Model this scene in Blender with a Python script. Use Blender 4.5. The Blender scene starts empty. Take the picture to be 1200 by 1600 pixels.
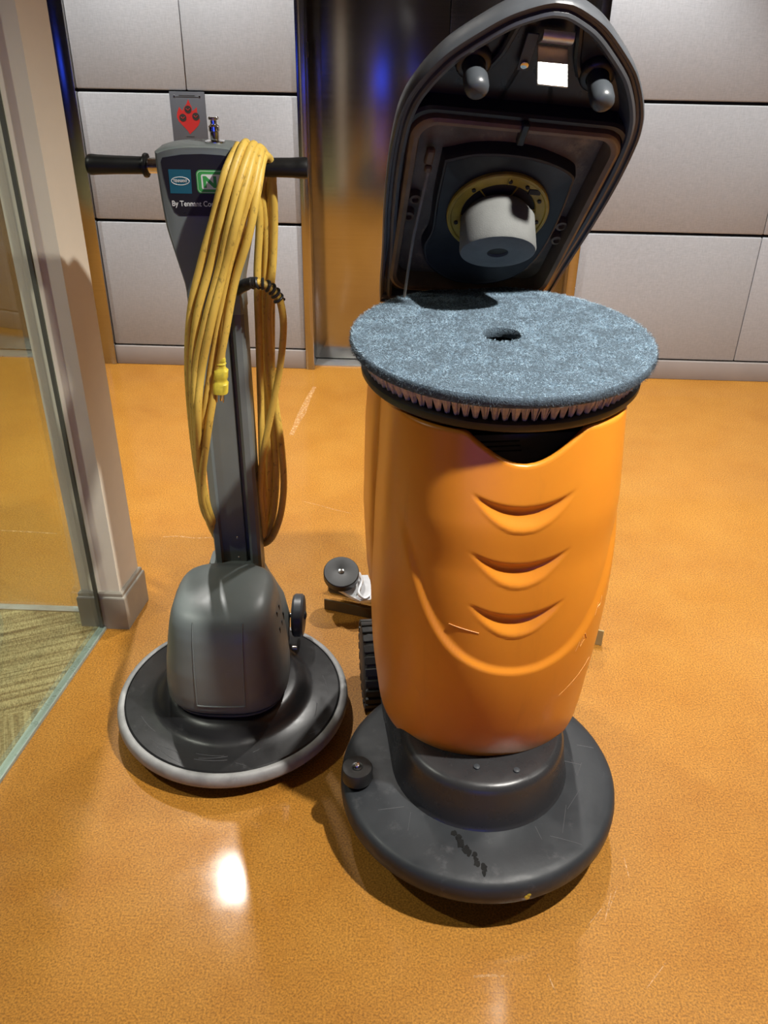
import bpy, bmesh, math, random
from mathutils import Vector, Matrix, noise
random.seed(7)
PI = math.pi
SC = bpy.context.scene
COL = SC.collection

# ------------------------------------------------------------------ camera
F_PX = 1400.0; PITCH = math.radians(32.0); ROLL = math.radians(-0.95); CAM_H = 1.53
_c, _s = math.cos(PITCH), math.sin(PITCH)
_fw = Vector((0, _c, -_s)); _dn = Vector((0, -_s, -_c)); _rt = Vector((1, 0, 0))
_cr, _sr = math.cos(ROLL), math.sin(ROLL)
C_RIGHT = _cr*_rt + _sr*_dn; C_DOWN = -_sr*_rt + _cr*_dn; C_FWD = _fw
cam_d = bpy.data.cameras.new('camera'); cam = bpy.data.objects.new('camera', cam_d); COL.objects.link(cam)
cam_d.sensor_fit = 'HORIZONTAL'; cam_d.sensor_width = 36.0; cam_d.lens = F_PX*36.0/1200.0
cam_d.clip_start = 0.05; cam_d.clip_end = 60
m = Matrix((C_RIGHT, -C_DOWN, -C_FWD)).transposed().to_4x4()
m.translation = (0, 0, CAM_H); cam.matrix_world = m
SC.camera = cam

# ------------------------------------------------------------------ world, exposure
w = bpy.data.worlds.new('world'); SC.world = w; w.use_nodes = True
w.node_tree.nodes['Background'].inputs[0].default_value = (0.8, 0.85, 1.0, 1)
w.node_tree.nodes['Background'].inputs[1].default_value = 0.05
SC.view_settings.view_transform = 'Standard'; SC.view_settings.look = 'None'
SC.view_settings.gamma = 1.0; SC.view_settings.use_curve_mapping = False
SC.view_settings.exposure = 0.08
CEIL_Z = 2.65
# ceiling downlights: x, y, power, cone degrees, blend, colour
LAMPS = [(0.95, 0.87, 335, 125, 0.7, (1.0, 0.96, 0.89)),
         (-0.74, 2.95, 180, 86, 0.5, (1.0, 0.97, 0.92)),
         (0.62, 2.95, 200, 86, 0.5, (1.0, 0.97, 0.92)),
         (2.3, 2.95, 110, 92, 0.6, (1.0, 0.96, 0.89)),
         (2.5, 1.06, 45, 120, 0.7, (1.0, 0.96, 0.89)),
         (-2.2, 2.95, 120, 92, 0.6, (1.0, 0.96, 0.89)),
         (-1.7, 1.06, 100, 110, 0.7, (1.0, 0.96, 0.89)),
         (-0.15, -2.20, 75, 115, 0.7, (1.0, 0.96, 0.89))]  # last one is an added, unseen fill lamp for the front faces

LAMP_PLACE = ['just right of the orange scrubber', 'in front of the wall panels by the fire sign', 'in front of the right half of the steel lift door', 'near the wall panels at the far right', 'near the right wall', 'in front of the steel lift door behind the glass', 'over the striped carpet', 'behind the camera']
# ------------------------------------------------------------------ helpers
def ray(px, py):
    return C_RIGHT*((px-600)/F_PX) + C_DOWN*((py-800)/F_PX) + C_FWD
def at(px, py, Y):
    d = ray(px, py); return Vector((0, 0, CAM_H)) + d*(Y/d.y)
def tag(o, label=None, cat=None, group=None, kind=None):
    if label: o['label'] = label
    if cat: o['category'] = cat
    if group: o['group'] = group
    if kind: o['kind'] = kind
    return o
def empty(name, loc, rz=0.0, label=None, cat=None, group=None, kind=None):
    o = bpy.data.objects.new(name, None); COL.objects.link(o)
    o.location = loc; o.rotation_euler = (0, 0, rz); o.empty_display_size = 0.1
    return tag(o, label, cat, group, kind)

class MB:
    def __init__(s): s.v = []; s.f = []
    def add(s, verts, faces, M=None):
        n = len(s.v)
        for p in verts:
            p = Vector(p); s.v.append(tuple(M @ p) if M is not None else tuple(p))
        s.f += [tuple(i+n for i in f) for f in faces]
        return s
    def box(s, c, size, bevel=0.0, seg=2, M=None):
        bm = bmesh.new(); bmesh.ops.create_cube(bm, size=1.0)
        for v in bm.verts: v.co = Vector((v.co.x*size[0]+c[0], v.co.y*size[1]+c[1], v.co.z*size[2]+c[2]))
        if bevel > 0: bmesh.ops.bevel(bm, geom=bm.edges[:], offset=bevel, segments=seg, profile=0.5, affect='EDGES')
        bm.verts.index_update()
        s.add([v.co.copy() for v in bm.verts], [[v.index for v in f.verts] for f in bm.faces], M); bm.free()
        return s
    def rings(s, rings, cap0=True, cap1=True, closed=True, M=None):
        n = len(rings[0]); V = []; Fc = []
        for r in rings: V += list(r)
        for i in range(len(rings)-1):
            for j in range(n if closed else n-1):
                a = i*n+j; b = i*n+(j+1) % n
                Fc.append((a, b, b+n, a+n))
        if cap0: Fc.append(tuple(range(n-1, -1, -1)))
        if cap1: Fc.append(tuple((len(rings)-1)*n+j for j in range(n)))
        return s.add(V, Fc, M)
    def revolve(s, prof, seg=48, c=(0, 0, 0), cap0=True, cap1=True, M=None):
        R = [[(c[0]+r*math.cos(2*PI*k/seg), c[1]+r*math.sin(2*PI*k/seg), c[2]+z) for k in range(seg)] for r, z in prof]
        return s.rings(R, cap0, cap1, True, M)
    def tube(s, path, rad, seg=10, cap=True, M=None):
        P = [Vector(p) for p in path]; n = len(P); R = []
        t0 = (P[1]-P[0]).normalized()
        up = Vector((0, 0, 1)) if abs(t0.z) < 0.9 else Vector((1, 0, 0))
        nrm = (up - t0*up.dot(t0)).normalized()
        for i in range(n):
            t = (P[min(i+1, n-1)]-P[max(i-1, 0)])
            t = t.normalized() if t.length > 1e-9 else t0
            nrm = nrm - t*nrm.dot(t)
            nrm = nrm.normalized() if nrm.length > 1e-6 else t.orthogonal().normalized()
            b = t.cross(nrm); r = rad[i] if isinstance(rad, (list, tuple)) else rad
            R.append([P[i] + (nrm*math.cos(2*PI*k/seg) + b*math.sin(2*PI*k/seg))*r for k in range(seg)])
        return s.rings(R, cap, cap, True, M)
    def prism(s, pts, d0, d1, axis='y', M=None):
        # pts 2-D outline; extruded along axis from d0 to d1
        def mk(p, d):
            return {'y': (p[0], d, p[1]), 'z': (p[0], p[1], d), 'x': (d, p[0], p[1])}[axis]
        return s.rings([[mk(p, d0) for p in pts], [mk(p, d1) for p in pts]], True, True, True, M)
    def build(s, name, mat, parent=None, angle=38, smooth=True, **tags):
        me = bpy.data.meshes.new(name); me.from_pydata(s.v, [], s.f); me.update()
        bm = bmesh.new(); bm.from_mesh(me); bmesh.ops.recalc_face_normals(bm, faces=bm.faces[:]); bm.to_mesh(me); bm.free()
        if smooth:
            me.polygons.foreach_set('use_smooth', [True]*len(me.polygons))
            me.set_sharp_from_angle(angle=math.radians(angle))
        me.materials.append(mat)
        o = bpy.data.objects.new(name, me); COL.objects.link(o)
        if parent is not None: o.parent = parent
        return tag(o, **tags)

def part_copy(o, parent, loc=None, rot=None, M=None):
    c = o.copy(); COL.objects.link(c); c.parent = parent
    if loc is not None: c.location = loc
    if rot is not None: c.rotation_euler = rot
    if M is not None: c.matrix_local = M
    return c
def catmull(P, per=8):
    P = [Vector(p) for p in P]; out = []
    Q = [P[0]*2-P[1]] + P + [P[-1]*2-P[-2]]
    for i in range(1, len(Q)-2):
        a, b, c, d = Q[i-1], Q[i], Q[i+1], Q[i+2]
        for k in range(per):
            t = k/per
            out.append(0.5*((2*b)+(c-a)*t+(2*a-5*b+4*c-d)*t*t+(3*b-a-3*c+d)*t**3))
    out.append(P[-1]); return out
def superell(a, b, n, seg, cx=0, cy=0):
    pts = []
    for k in range(seg):
        t = 2*PI*k/seg; c, s_ = math.cos(t), math.sin(t)
        pts.append((cx+a*math.copysign(abs(c)**(2/n), c), cy+b*math.copysign(abs(s_)**(2/n), s_)))
    return pts
def lerp(tab, x):
    if x <= tab[0][0]: return tab[0][1]
    for (x0, y0), (x1, y1) in zip(tab, tab[1:]):
        if x <= x1: return y0+(y1-y0)*(x-x0)/(x1-x0)
    return tab[-1][1]
def smooth_lerp(tab, x):
    # Catmull-Rom through table
    n = len(tab)
    if x <= tab[0][0]: return tab[0][1]
    if x >= tab[-1][0]: return tab[-1][1]
    for i in range(n-1):
        if x <= tab[i+1][0]:
            x0, y0 = tab[i]; x1, y1 = tab[i+1]; h = x1-x0
            ma = ((y1-tab[i-1][1])/(x1-tab[i-1][0])) if i > 0 else (y1-y0)/h
            mb = ((tab[i+2][1]-y0)/(tab[i+2][0]-x0)) if i < n-2 else (y1-y0)/h
            t = (x-x0)/h
            return (2*t**3-3*t*t+1)*y0+(t**3-2*t*t+t)*h*ma+(-2*t**3+3*t*t)*y1+(t**3-t*t)*h*mb
def sstep(a, b, x):
    t = max(0, min(1, (x-a)/(b-a))); return t*t*(3-2*t)

# ------------------------------------------------------------------ materials
def new_mat(name):
    mt = bpy.data.materials.new(name); mt.use_nodes = True
    nt = mt.node_tree; return mt, nt, nt.nodes['Principled BSDF']
def N(nt, t, **kw):
    n = nt.nodes.new(t)
    for k, v in kw.items():
        if k in n.inputs.keys(): n.inputs[k].default_value = v
        else: setattr(n, k, v)
    return n
def noise_node(nt, scale, detail=3.0, stretch=(1, 1, 1), rough=0.55):
    tc = N(nt, 'ShaderNodeTexCoord'); mp = N(nt, 'ShaderNodeMapping'); mp.inputs['Scale'].default_value = stretch
    nt.links.new(tc.outputs['Object'], mp.inputs['Vector'])
    n = N(nt, 'ShaderNodeTexNoise', Scale=scale, Detail=detail, Roughness=rough)
    nt.links.new(mp.outputs['Vector'], n.inputs['Vector']); return n
def ramp(nt, src, stops):
    r = N(nt, 'ShaderNodeValToRGB'); e = r.color_ramp.elements
    while len(e) < len(stops): e.new(0.5)
    for el, (p, c) in zip(e, stops):
        el.position = p; el.color = (c, c, c, 1) if isinstance(c, (int, float)) else (*c, 1)
    nt.links.new(src, r.inputs['Fac']); return r
def mixc(nt, fac, a, b, mode='MIX'):
    mx = N(nt, 'ShaderNodeMix', data_type='RGBA', blend_type=mode)
    for sock, v in ((mx.inputs[0], fac), (mx.inputs[6], a), (mx.inputs[7], b)):
        if hasattr(v, 'is_output'): nt.links.new(v, sock)
        elif isinstance(v, (int, float)): sock.default_value = v
        else: sock.default_value = (*v, 1)
    return mx.outputs[2]
def bump(nt, bs, h, strength, dist=0.002):
    b = N(nt, 'ShaderNodeBump'); b.inputs['Strength'].default_value = strength; b.inputs['Distance'].default_value = dist
    nt.links.new(h, b.inputs['Height'])
    if bs.inputs['Normal'].is_linked: nt.links.new(bs.inputs['Normal'].links[0].from_socket, b.inputs['Normal'])
    nt.links.new(b.outputs['Normal'], bs.inputs['Normal'])
def pmat(name, col, rough=0.5, metal=0.0, var=0.12, vscale=9.0, rvar=0.08, bmp=0.0, bscale=300.0, coat=0.0, coat_r=0.1, spec=0.5,
         wear=None, wear_amt=0.0, wear_scale=14.0, stretch=(1, 1, 1)):
    mt, nt, bs = new_mat(name)
    n = noise_node(nt, vscale, 4, stretch)
    lo = tuple(max(0, c*(1-var)) for c in col); hi = tuple(min(1, c*(1+var)) for c in col)
    c = ramp(nt, n.outputs['Fac'], [(0.3, lo), (0.7, hi)]).outputs['Color']
    if wear:
        wn = noise_node(nt, wear_scale, 8, stretch, 0.7)
        wf = ramp(nt, wn.outputs['Fac'], [(0.62-wear_amt*0.3, 0.0), (0.78-wear_amt*0.3, 0.85)]).outputs['Color']
        c = mixc(nt, wf, c, wear)
    nt.links.new(c, bs.inputs['Base Color'])
    rn = noise_node(nt, vscale*3, 4, stretch)
    r = ramp(nt, rn.outputs['Fac'], [(0.3, max(0, rough-rvar)), (0.7, min(1, rough+rvar))])
    nt.links.new(r.outputs['Color'], bs.inputs['Roughness'])
    bs.inputs['Metallic'].default_value = metal; bs.inputs['Specular IOR Level'].default_value = spec
    bs.inputs['Coat Weight'].default_value = coat; bs.inputs['Coat Roughness'].default_value = coat_r
    if bmp > 0:
        bn = noise_node(nt, bscale, 3); bump(nt, bs, bn.outputs['Fac'], bmp)
    return mt

M = {}
# stained and sealed orange concrete
mt, nt, bs = new_mat('orange_concrete')
n1 = noise_node(nt, 1.3, 5, (1, 1, 1), 0.6); n2 = noise_node(nt, 7, 6, (1, 1, 1), 0.65); n3 = noise_node(nt, 260, 3)
c1 = ramp(nt, n1.outputs['Fac'], [(0.3, (0.315, 0.128, 0.014)), (0.55, (0.38, 0.164, 0.019)), (0.75, (0.44, 0.20, 0.029))]).outputs['Color']
f2 = ramp(nt, n2.outputs['Fac'], [(0.35, 0.0), (0.75, 0.55)]).outputs['Color']
c2 = mixc(nt, f2, c1, (0.45, 0.222, 0.038))
f3 = ramp(nt, n3.outputs['Fac'], [(0.35, 0.0), (0.65, 1.0)]).outputs['Color']
c3 = mixc(nt, f3, (0.62, 0.60, 0.55), (1.30, 1.28, 1.25))
nt.links.new(mixc(nt, 1.0, c2, c3, 'MULTIPLY'), bs.inputs['Base Color'])
bs.inputs['Roughness'].default_value = 0.5; bs.inputs['Specular IOR Level'].default_value = 0.3; bs.inputs['Coat Weight'].default_value = 0.45
rr = ramp(nt, n2.outputs['Fac'], [(0.3, 0.07), (0.75, 0.15)]); nt.links.new(rr.outputs['Color'], bs.inputs['Coat Roughness'])
bn = noise_node(nt, 170, 2); bump(nt, bs, bn.outputs['Fac'], 0.16, 0.0016)
M['floor'] = mt
# woven wall panel
mt, nt, bs = new_mat('woven_panel')
wx = noise_node(nt, 60, 3, (0.8, 1, 9)); wz = noise_node(nt, 60, 3, (9, 1, 0.8)); big = noise_node(nt, 2.5, 3)
wv = mixc(nt, 0.5, wx.outputs['Color'], wz.outputs['Color'])
c = ramp(nt, wv, [(0.38, (0.325, 0.345, 0.38)), (0.62, (0.46, 0.485, 0.52))]).outputs['Color']
c = mixc(nt, ramp(nt, big.outputs['Fac'], [(0.3, 0.0), (0.8, 0.35)]).outputs['Color'], c, (0.41, 0.42, 0.44))
nt.links.new(c, bs.inputs['Base Color']); bs.inputs['Roughness'].default_value = 0.5
bs.inputs['Specular IOR Level'].default_value = 0.45
bump(nt, bs, wv, 0.25, 0.001)
M['panel'] = mt
# brushed stainless
mt, nt, bs = new_mat('brushed_steel')
sn = noise_node(nt, 40, 4, (0.05, 1, 18)); 
nt.links.new(ramp(nt, sn.outputs['Fac'], [(0.3, (0.35, 0.34, 0.335)), (0.7, (0.40, 0.39, 0.385))]).outputs['Color'], bs.inputs['Base Color'])
bs.inputs['Metallic'].default_value = 1.0
nt.links.new(ramp(nt, sn.outputs['Fac'], [(0.3, 0.14), (0.7, 0.19)]).outputs['Color'], bs.inputs['Roughness'])
bump(nt, bs, sn.outputs['Fac'], 0.05, 0.0006)
M['steel'] = mt
M['base_board'] = pmat('grey_baseboard', (0.30, 0.27, 0.255), 0.5, var=0.05)
M['dark_gap'] = pmat('dark_gap', (0.02, 0.018, 0.017), 0.8, var=0.05)
M['cream'] = pmat('cream_paint', (0.74, 0.68, 0.56), 0.55, var=0.03, bmp=0.05, bscale=120)
M['post_base'] = pmat('taupe_base', (0.33, 0.30, 0.245), 0.45, var=0.05)
M['ceiling'] = pmat('ceiling_paint', (0.16, 0.155, 0.15), 0.9, var=0.04)
M['wall_far'] = pmat('far_wall_paint', (0.09, 0.085, 0.08), 0.8, var=0.06)
M['lamp_trim'] = pmat('lamp_trim', (0.7, 0.7, 0.7), 0.4, var=0.02)
M['alu_strip'] = pmat('aluminium_strip', (0.62, 0.62, 0.60), 0.35, metal=0.8, var=0.06)
M['gasket_grey'] = pmat('gasket_grey', (0.10, 0.10, 0.085), 0.5, var=0.05)
M['channel'] = pmat('glass_channel', (0.34, 0.40, 0.36), 0.3, metal=0.3, var=0.08)
# carpet
mt, nt, bs = new_mat('striped_carpet')
s1 = noise_node(nt, 30, 4, (3.0, 0.06, 1), 0.7); s2 = noise_node(nt, 240, 2, (0.6, 1.6, 1))
c = ramp(nt, s1.outputs['Fac'], [(0.34, (0.15, 0.115, 0.06)), (0.46, (0.27, 0.22, 0.115)), (0.60, (0.40, 0.34, 0.18))]).outputs['Color']
c = mixc(nt, 1.0, c, ramp(nt, s2.outputs['Fac'], [(0.35, 0.55), (0.6, 1.1)]).outputs['Color'], 'MULTIPLY')
nt.links.new(c, bs.inputs['Base Color']); bs.inputs['Roughness'].default_value = 0.95; bs.inputs['Specular IOR Level'].default_value = 0.1
bump(nt, bs, s2.outputs['Fac'], 0.8, 0.003)
M['carpet'] = mt
# glass
def glass_mat(name, tint, thin=True):
    mt, nt, bs = new_mat(name)
    tr = N(nt, 'ShaderNodeBsdfTransparent'); tr.inputs[0].default_value = (*tint, 1)
    gl = N(nt, 'ShaderNodeBsdfGlossy'); gl.inputs['Roughness'].default_value = 0.02
    fr = N(nt, 'ShaderNodeFresnel'); fr.inputs['IOR'].default_value = 1.45
    ml = N(nt, 'ShaderNodeMath', operation='MULTIPLY'); nt.links.new(fr.outputs[0], ml.inputs[0]); ml.inputs[1].default_value = 0.22
    mx = N(nt, 'ShaderNodeMixShader'); nt.links.new(ml.outputs[0], mx.inputs[0])
    nt.links.new(tr.outputs[0], mx.inputs[1]); nt.links.new(gl.outputs[0], mx.inputs[2])
    nt.links.new(mx.outputs[0], nt.nodes['Material Output'].inputs['Surface'])
    return mt
M['glass'] = glass_mat('green_tint_glass', (0.93, 0.965, 0.93))
# scrubber / floor machine
mt, nt, bs = new_mat('orange_polyethylene')
o1 = noise_node(nt, 4, 4); 
c = ramp(nt, o1.outputs['Fac'], [(0.3, (0.72, 0.245, 0.020)), (0.7, (0.79, 0.285, 0.024))]).outputs['Color']
st = noise_node(nt, 16, 6, (1, 1, 0.12), 0.7)
c = mixc(nt, ramp(nt, st.outputs['Fac'], [(0.58, 0.0), (0.8, 0.35)]).outputs['Color'], c, (0.50, 0.17, 0.02))
nt.links.new(c, bs.inputs['Base Color']); bs.inputs['Roughness'].default_value = 0.34
bs.inputs['Subsurface Weight'].default_value = 0.10; bs.inputs['Subsurface Radius'].default_value = (0.02, 0.008, 0.002); bs.inputs['Subsurface Scale'].default_value = 0.4
ob = noise_node(nt, 420, 2); bump(nt, bs, ob.outputs['Fac'], 0.06, 0.001)
M['orange'] = mt
M['deck'] = pmat('charcoal_deck', (0.027, 0.030, 0.034), 0.45, spec=0.35, var=0.2, vscale=6, rvar=0.12, bmp=0.08, bscale=160, wear=(0.075, 0.075, 0.08), wear_amt=0.14, wear_scale=22)
M['hub'] = pmat('charcoal_hub', (0.030, 0.030, 0.032), 0.30, var=0.15, vscale=8, wear=(0.12, 0.12, 0.12), wear_amt=0.0, wear_scale=60)
M['lid'] = pmat('lid_black', (0.022, 0.022, 0.024), 0.33, var=0.2, vscale=10)
M['lid_rim'] = pmat('lid_rim_grey', (0.075, 0.082, 0.092), 0.38, var=0.15, vscale=14)
M['lid_dirty'] = pmat('lid_dirty_brown', (0.13, 0.10, 0.073), 0.45, var=0.35, vscale=20, bmp=0.5, bscale=90, wear=(0.30, 0.23, 0.15), wear_amt=0.22, wear_scale=18)
M['gasket'] = pmat('brown_gasket', (0.16, 0.10, 0.058), 0.42, var=0.25, vscale=18)
M['pan'] = pmat('lid_pan_black', (0.018, 0.019, 0.023), 0.45, var=0.2, vscale=12)
M['knob'] = pmat('knob_rubber', (0.05, 0.057, 0.065), 0.38, var=0.1)
M['yellow_ring'] = pmat('yellow_ring', (0.42, 0.29, 0.035), 0.40, var=0.2, vscale=30)
M['foam'] = pmat('grey_foam', (0.15, 0.155, 0.15), 0.9, var=0.08, vscale=30, bmp=0.3, bscale=500)
M['void'] = pmat('filter_void', (0.03, 0.025, 0.018), 0.7)
M['zinc'] = pmat('latch_steel', (0.72, 0.70, 0.64), 0.46, metal=1.0, var=0.06, vscale=90, rvar=0.06)
M['chrome'] = pmat('chrome', (0.75, 0.74, 0.72), 0.14, metal=1.0, var=0.05)
M['bracket'] = pmat('white_bracket', (0.70, 0.71, 0.73), 0.35, metal=0.35, var=0.08, vscale=30)
M['cord_grey'] = pmat('lid_cord', (0.22, 0.20, 0.18), 0.8, var=0.15, vscale=60)
M['black'] = pmat('black_plastic', (0.016, 0.016, 0.016), 0.42, var=0.2)
M['tyre'] = pmat('tyre_rubber', (0.022, 0.022, 0.022), 0.6, var=0.2)
M['blade_tan'] = pmat('tan_blade', (0.36, 0.27, 0.12), 0.45, var=0.15)
M['blade_dark'] = pmat('dark_blade', (0.10, 0.065, 0.03), 0.4, var=0.15)
M['label_grey'] = pmat('label_grey', (0.20, 0.18, 0.17), 0.5, var=0.05)
M['ink'] = pmat('label_ink', (0.03, 0.03, 0.03), 0.6)
M['pad'] = pmat('blue_pad', (0.070, 0.103, 0.135), 0.85, var=0.4, vscale=170, bmp=1.0, bscale=420, rvar=0.05)
M['fibre'] = pmat('blue_fibre', (0.44, 0.61, 0.75), 0.45, var=0.25, vscale=420)
M['pad_edge'] = pmat('pad_edge_fibre', (0.10, 0.135, 0.165), 0.6, var=0.4, vscale=120)  # edge shade put into the colour: darker copy of the top fibre
M['bristle'] = pmat('tan_bristle', (0.86, 0.74, 0.52), 0.6, var=0.25, vscale=120)
M['housing'] = pmat('grey_housing', (0.140, 0.162, 0.160), 0.40, var=0.1, vscale=8, rvar=0.06, bmp=0.05, bscale=400, wear=(0.22, 0.22, 0.21), wear_amt=-0.12, wear_scale=40)
M['apron'] = pmat('black_apron', (0.014, 0.014, 0.015), 0.33, var=0.3, vscale=14, rvar=0.03, bmp=0.06, bscale=180, wear=(0.075, 0.075, 0.075), wear_amt=0.02, wear_scale=24)
M['bumper'] = pmat('grey_bumper', (0.27, 0.27, 0.265), 0.5, var=0.22, vscale=24, wear=(0.15, 0.15, 0.15), wear_amt=0.1)
M['grip'] = pmat('grip_rubber', (0.007, 0.007, 0.007), 0.42, spec=0.35, var=0.15)
M['sticker'] = pmat('black_sticker', (0.014, 0.014, 0.015), 0.35, var=0.05)
M['teal'] = pmat('teal_print', (0.012, 0.10, 0.155), 0.4, var=0.04)
M['white_print'] = pmat('white_print', (0.72, 0.74, 0.73), 0.5, var=0.02)
M['green_print'] = pmat('green_print', (0.05, 0.33, 0.075), 0.4, var=0.04)
mt, nt, bs = new_mat('yellow_cord')
y1 = noise_node(nt, 14, 4); y2 = noise_node(nt, 120, 4, (1, 1, 0.5), 0.7)
c = ramp(nt, y1.outputs['Fac'], [(0.3, (0.58, 0.375, 0.062)), (0.7, (0.70, 0.48, 0.095))]).outputs['Color']
c = mixc(nt, ramp(nt, y2.outputs['Fac'], [(0.57, 0.0), (0.74, 0.8)]).outputs['Color'], c, (0.10, 0.06, 0.02))
nt.links.new(c, bs.inputs['Base Color']); bs.inputs['Roughness'].default_value = 0.5
M['yellow'] = mt
M['plug'] = pmat('yellow_plug', (0.62, 0.50, 0.05), 0.45, var=0.25, vscale=60)
M['plate'] = pmat('grey_plate', (0.105, 0.115, 0.135), 0.42, var=0.06)
M['red'] = pmat('red_print', (0.50, 0.030, 0.030), 0.45, var=0.04)
M['scuff'] = pmat('floor_scuff', (0.74, 0.44, 0.20), 0.5, var=0.1)
_nt = M['scuff'].node_tree; _bs = _nt.nodes['Principled BSDF']
_nt.links.new(ramp(_nt, noise_node(_nt, 90, 5, (1, 1, 1), 0.7).outputs['Fac'], [(0.40, 0.0), (0.62, 0.75)]).outputs['Color'], _bs.inputs['Alpha'])
def emis(name, col, s):
    mt, nt, bs = new_mat(name); bs.inputs['Base Color'].default_value = (0, 0, 0, 1)
    bs.inputs['Emission Color'].default_value = (*col, 1); bs.inputs['Emission Strength'].default_value = s; return mt
M['lens'] = emis('lamp_lens', (1.0, 0.93, 0.82), 40.0)
M['blue_glow'] = emis('blue_lit_pane', (0.03, 0.08, 1.0), 3.2)

# ------------------------------------------------------------------ room shell
WY = 3.60; WROT = math.radians(-1.73)          # back wall passes x=0 at WY, turned slightly
def wallM(): return Matrix.Translation((0, WY, 0)) @ Matrix.Rotation(WROT, 4, 'Z')
X0, X1, Y0 = -4.7, 3.3, -3.1
fl = MB().box(((X0+X1)/2, (Y0+4.0)/2, -0.05), (X1-X0, 4.0-Y0, 0.1)).build('floor', M['floor'], smooth=False, kind='structure')
MB().box(((X0+X1)/2, (Y0+4.0)/2, CEIL_Z+0.05), (X1-X0, 4.0-Y0, 0.1)).build('ceiling', M['ceiling'], smooth=False, kind='structure')
MB().box((X0-0.05, (Y0+4.0)/2, CEIL_Z/2), (0.1, 4.0-Y0, CEIL_Z)).build('wall_left', M['wall_far'], smooth=False, kind='structure')
MB().box((X1+0.05, (Y0+4.0)/2, CEIL_Z/2), (0.1, 4.0-Y0, CEIL_Z)).build('wall_right', M['wall_far'], smooth=False, kind='structure')
MB().box(((X0+X1)/2, Y0-0.05, CEIL_Z/2), (X1-X0, 0.1, CEIL_Z)).build('wall_front', M['wall_far'], smooth=False, kind='structure')
# added blue glow panels behind camera, standing in for the source the doors mirror
for k, (xa, xb) in enumerate(((-0.88, 1.2), (-4.5, -3.4))):
    wn = empty('window_%d' % (k+1), ((xa+xb)/2, Y0+0.005, 0.56 if k == 0 else 0.76), kind='structure')
    MB().box((0, 0.01, 0), (xb-xa, 0.02, 0.42)).build('pane', M['blue_glow'], wn, smooth=False)
    MB().box((0, 0.015, 0.225), (xb-xa+0.06, 0.03, 0.03)).box((0, 0.015, -0.225), (xb-xa+0.06, 0.03, 0.03)).build('window_frame', M['black'], wn, smooth=False)

# back wall: dark backing, woven panels proud of it, steel jambs
wb = empty('wall_back', (0, WY, 0), WROT, kind='structure')
OPEN = [(-0.345, 0.760), (-2.330, -1.167)]     # outer edges of the two lift frames
def wbox(name, mat, x0, x1, y0, y1, z0, z1, bevel=0.0, parent=wb, **t):
    return MB().box(((x0+x1)/2, (y0+y1)/2, (z0+z1)/2), (x1-x0, y1-y0, z1-z0), bevel).build(name, mat, parent, smooth=bevel > 0, **t)
BAYS = [(-4.65, -2.330), (-1.167, -0.345), (0.760, 3.25)]
for x0, x1 in BAYS:
    wbox('wall_backing', M['dark_gap'], x0, x1, 0.02, 0.12, 0, CEIL_Z)
for x0, x1 in OPEN:
    wbox('wall_backing', M['dark_gap'], x0, x1, 0.02, 0.12, 2.16, CEIL_Z)
rows = [(0.088, 0.602), (0.613, 1.074), (1.086, 1.547), (1.559, 2.02), (2.032, 2.49)]
def panel(x0, x1, z0, z1): wbox('wall_panel', M['panel'], x0+0.0006, x1-0.0006, 0.0, 0.0195, z0, z1, 0.0055)
for x0, x1 in BAYS:
    for ri, (z0, z1) in enumerate(rows):
        if x0 < -2: cuts = [x0, x1]
        elif x0 < 0: cuts = [x0, -0.755, x1] if ri in (2, 4) else [x0, x1]
        else: cuts = [x0, 1.465, 2.25, x1] if ri in (0, 1) else [x0, 1.86, x1]
        for a, b in zip(cuts, cuts[1:]): panel(a, b, z0, z1)
for k, (x0, x1) in enumerate(BAYS):
    o = MB().box(((x0+x1)/2, 0.006, 0.041), (x1-x0, 0.026, 0.082), 0.003).build('baseboard_back', M['base_board'], wb)
# lift doors
for k, (x0, x1) in enumerate(OPEN):
    d = empty('door_%d' % (k+1), (0, WY, 0), WROT, kind='structure')
    jw = 0.036 if k == 0 else 0.072
    for a, b in ((x0, x0+jw), (x1-jw, x1)):
        wbox('jamb', M['steel'], a, b, -0.014, 0.12, 0, 2.10, 0.002, d)
    wbox('jamb_head', M['steel'], x0, x1, -0.014, 0.12, 2.10, 2.16, 0.002, d)
    xm = (x0+x1)/2
    wbox('door_panel', M['steel'], x0+jw-0.02, xm-0.0015, 0.095, 0.13, 0.012, 2.10, 0.001, d)
    wbox('door_panel', M['steel'], xm+0.0015, x1-jw+0.02, 0.095, 0.13, 0.012, 2.10, 0.001, d)
    wbox('sill', M['alu_strip'], x0+jw, x1-jw, 0.03, 0.14, -0.01, 0.006, 0.001, d)
    wbox('shaft', M['dark_gap'], x0, x1, 0.13, 0.16, 0, 2.16, 0, d)
    if k == 0: wbox('key_switch', M['black'], x0+jw, x0+jw+0.003, 0.035, 0.052, 1.20, 1.25, 0.001, d)

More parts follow.
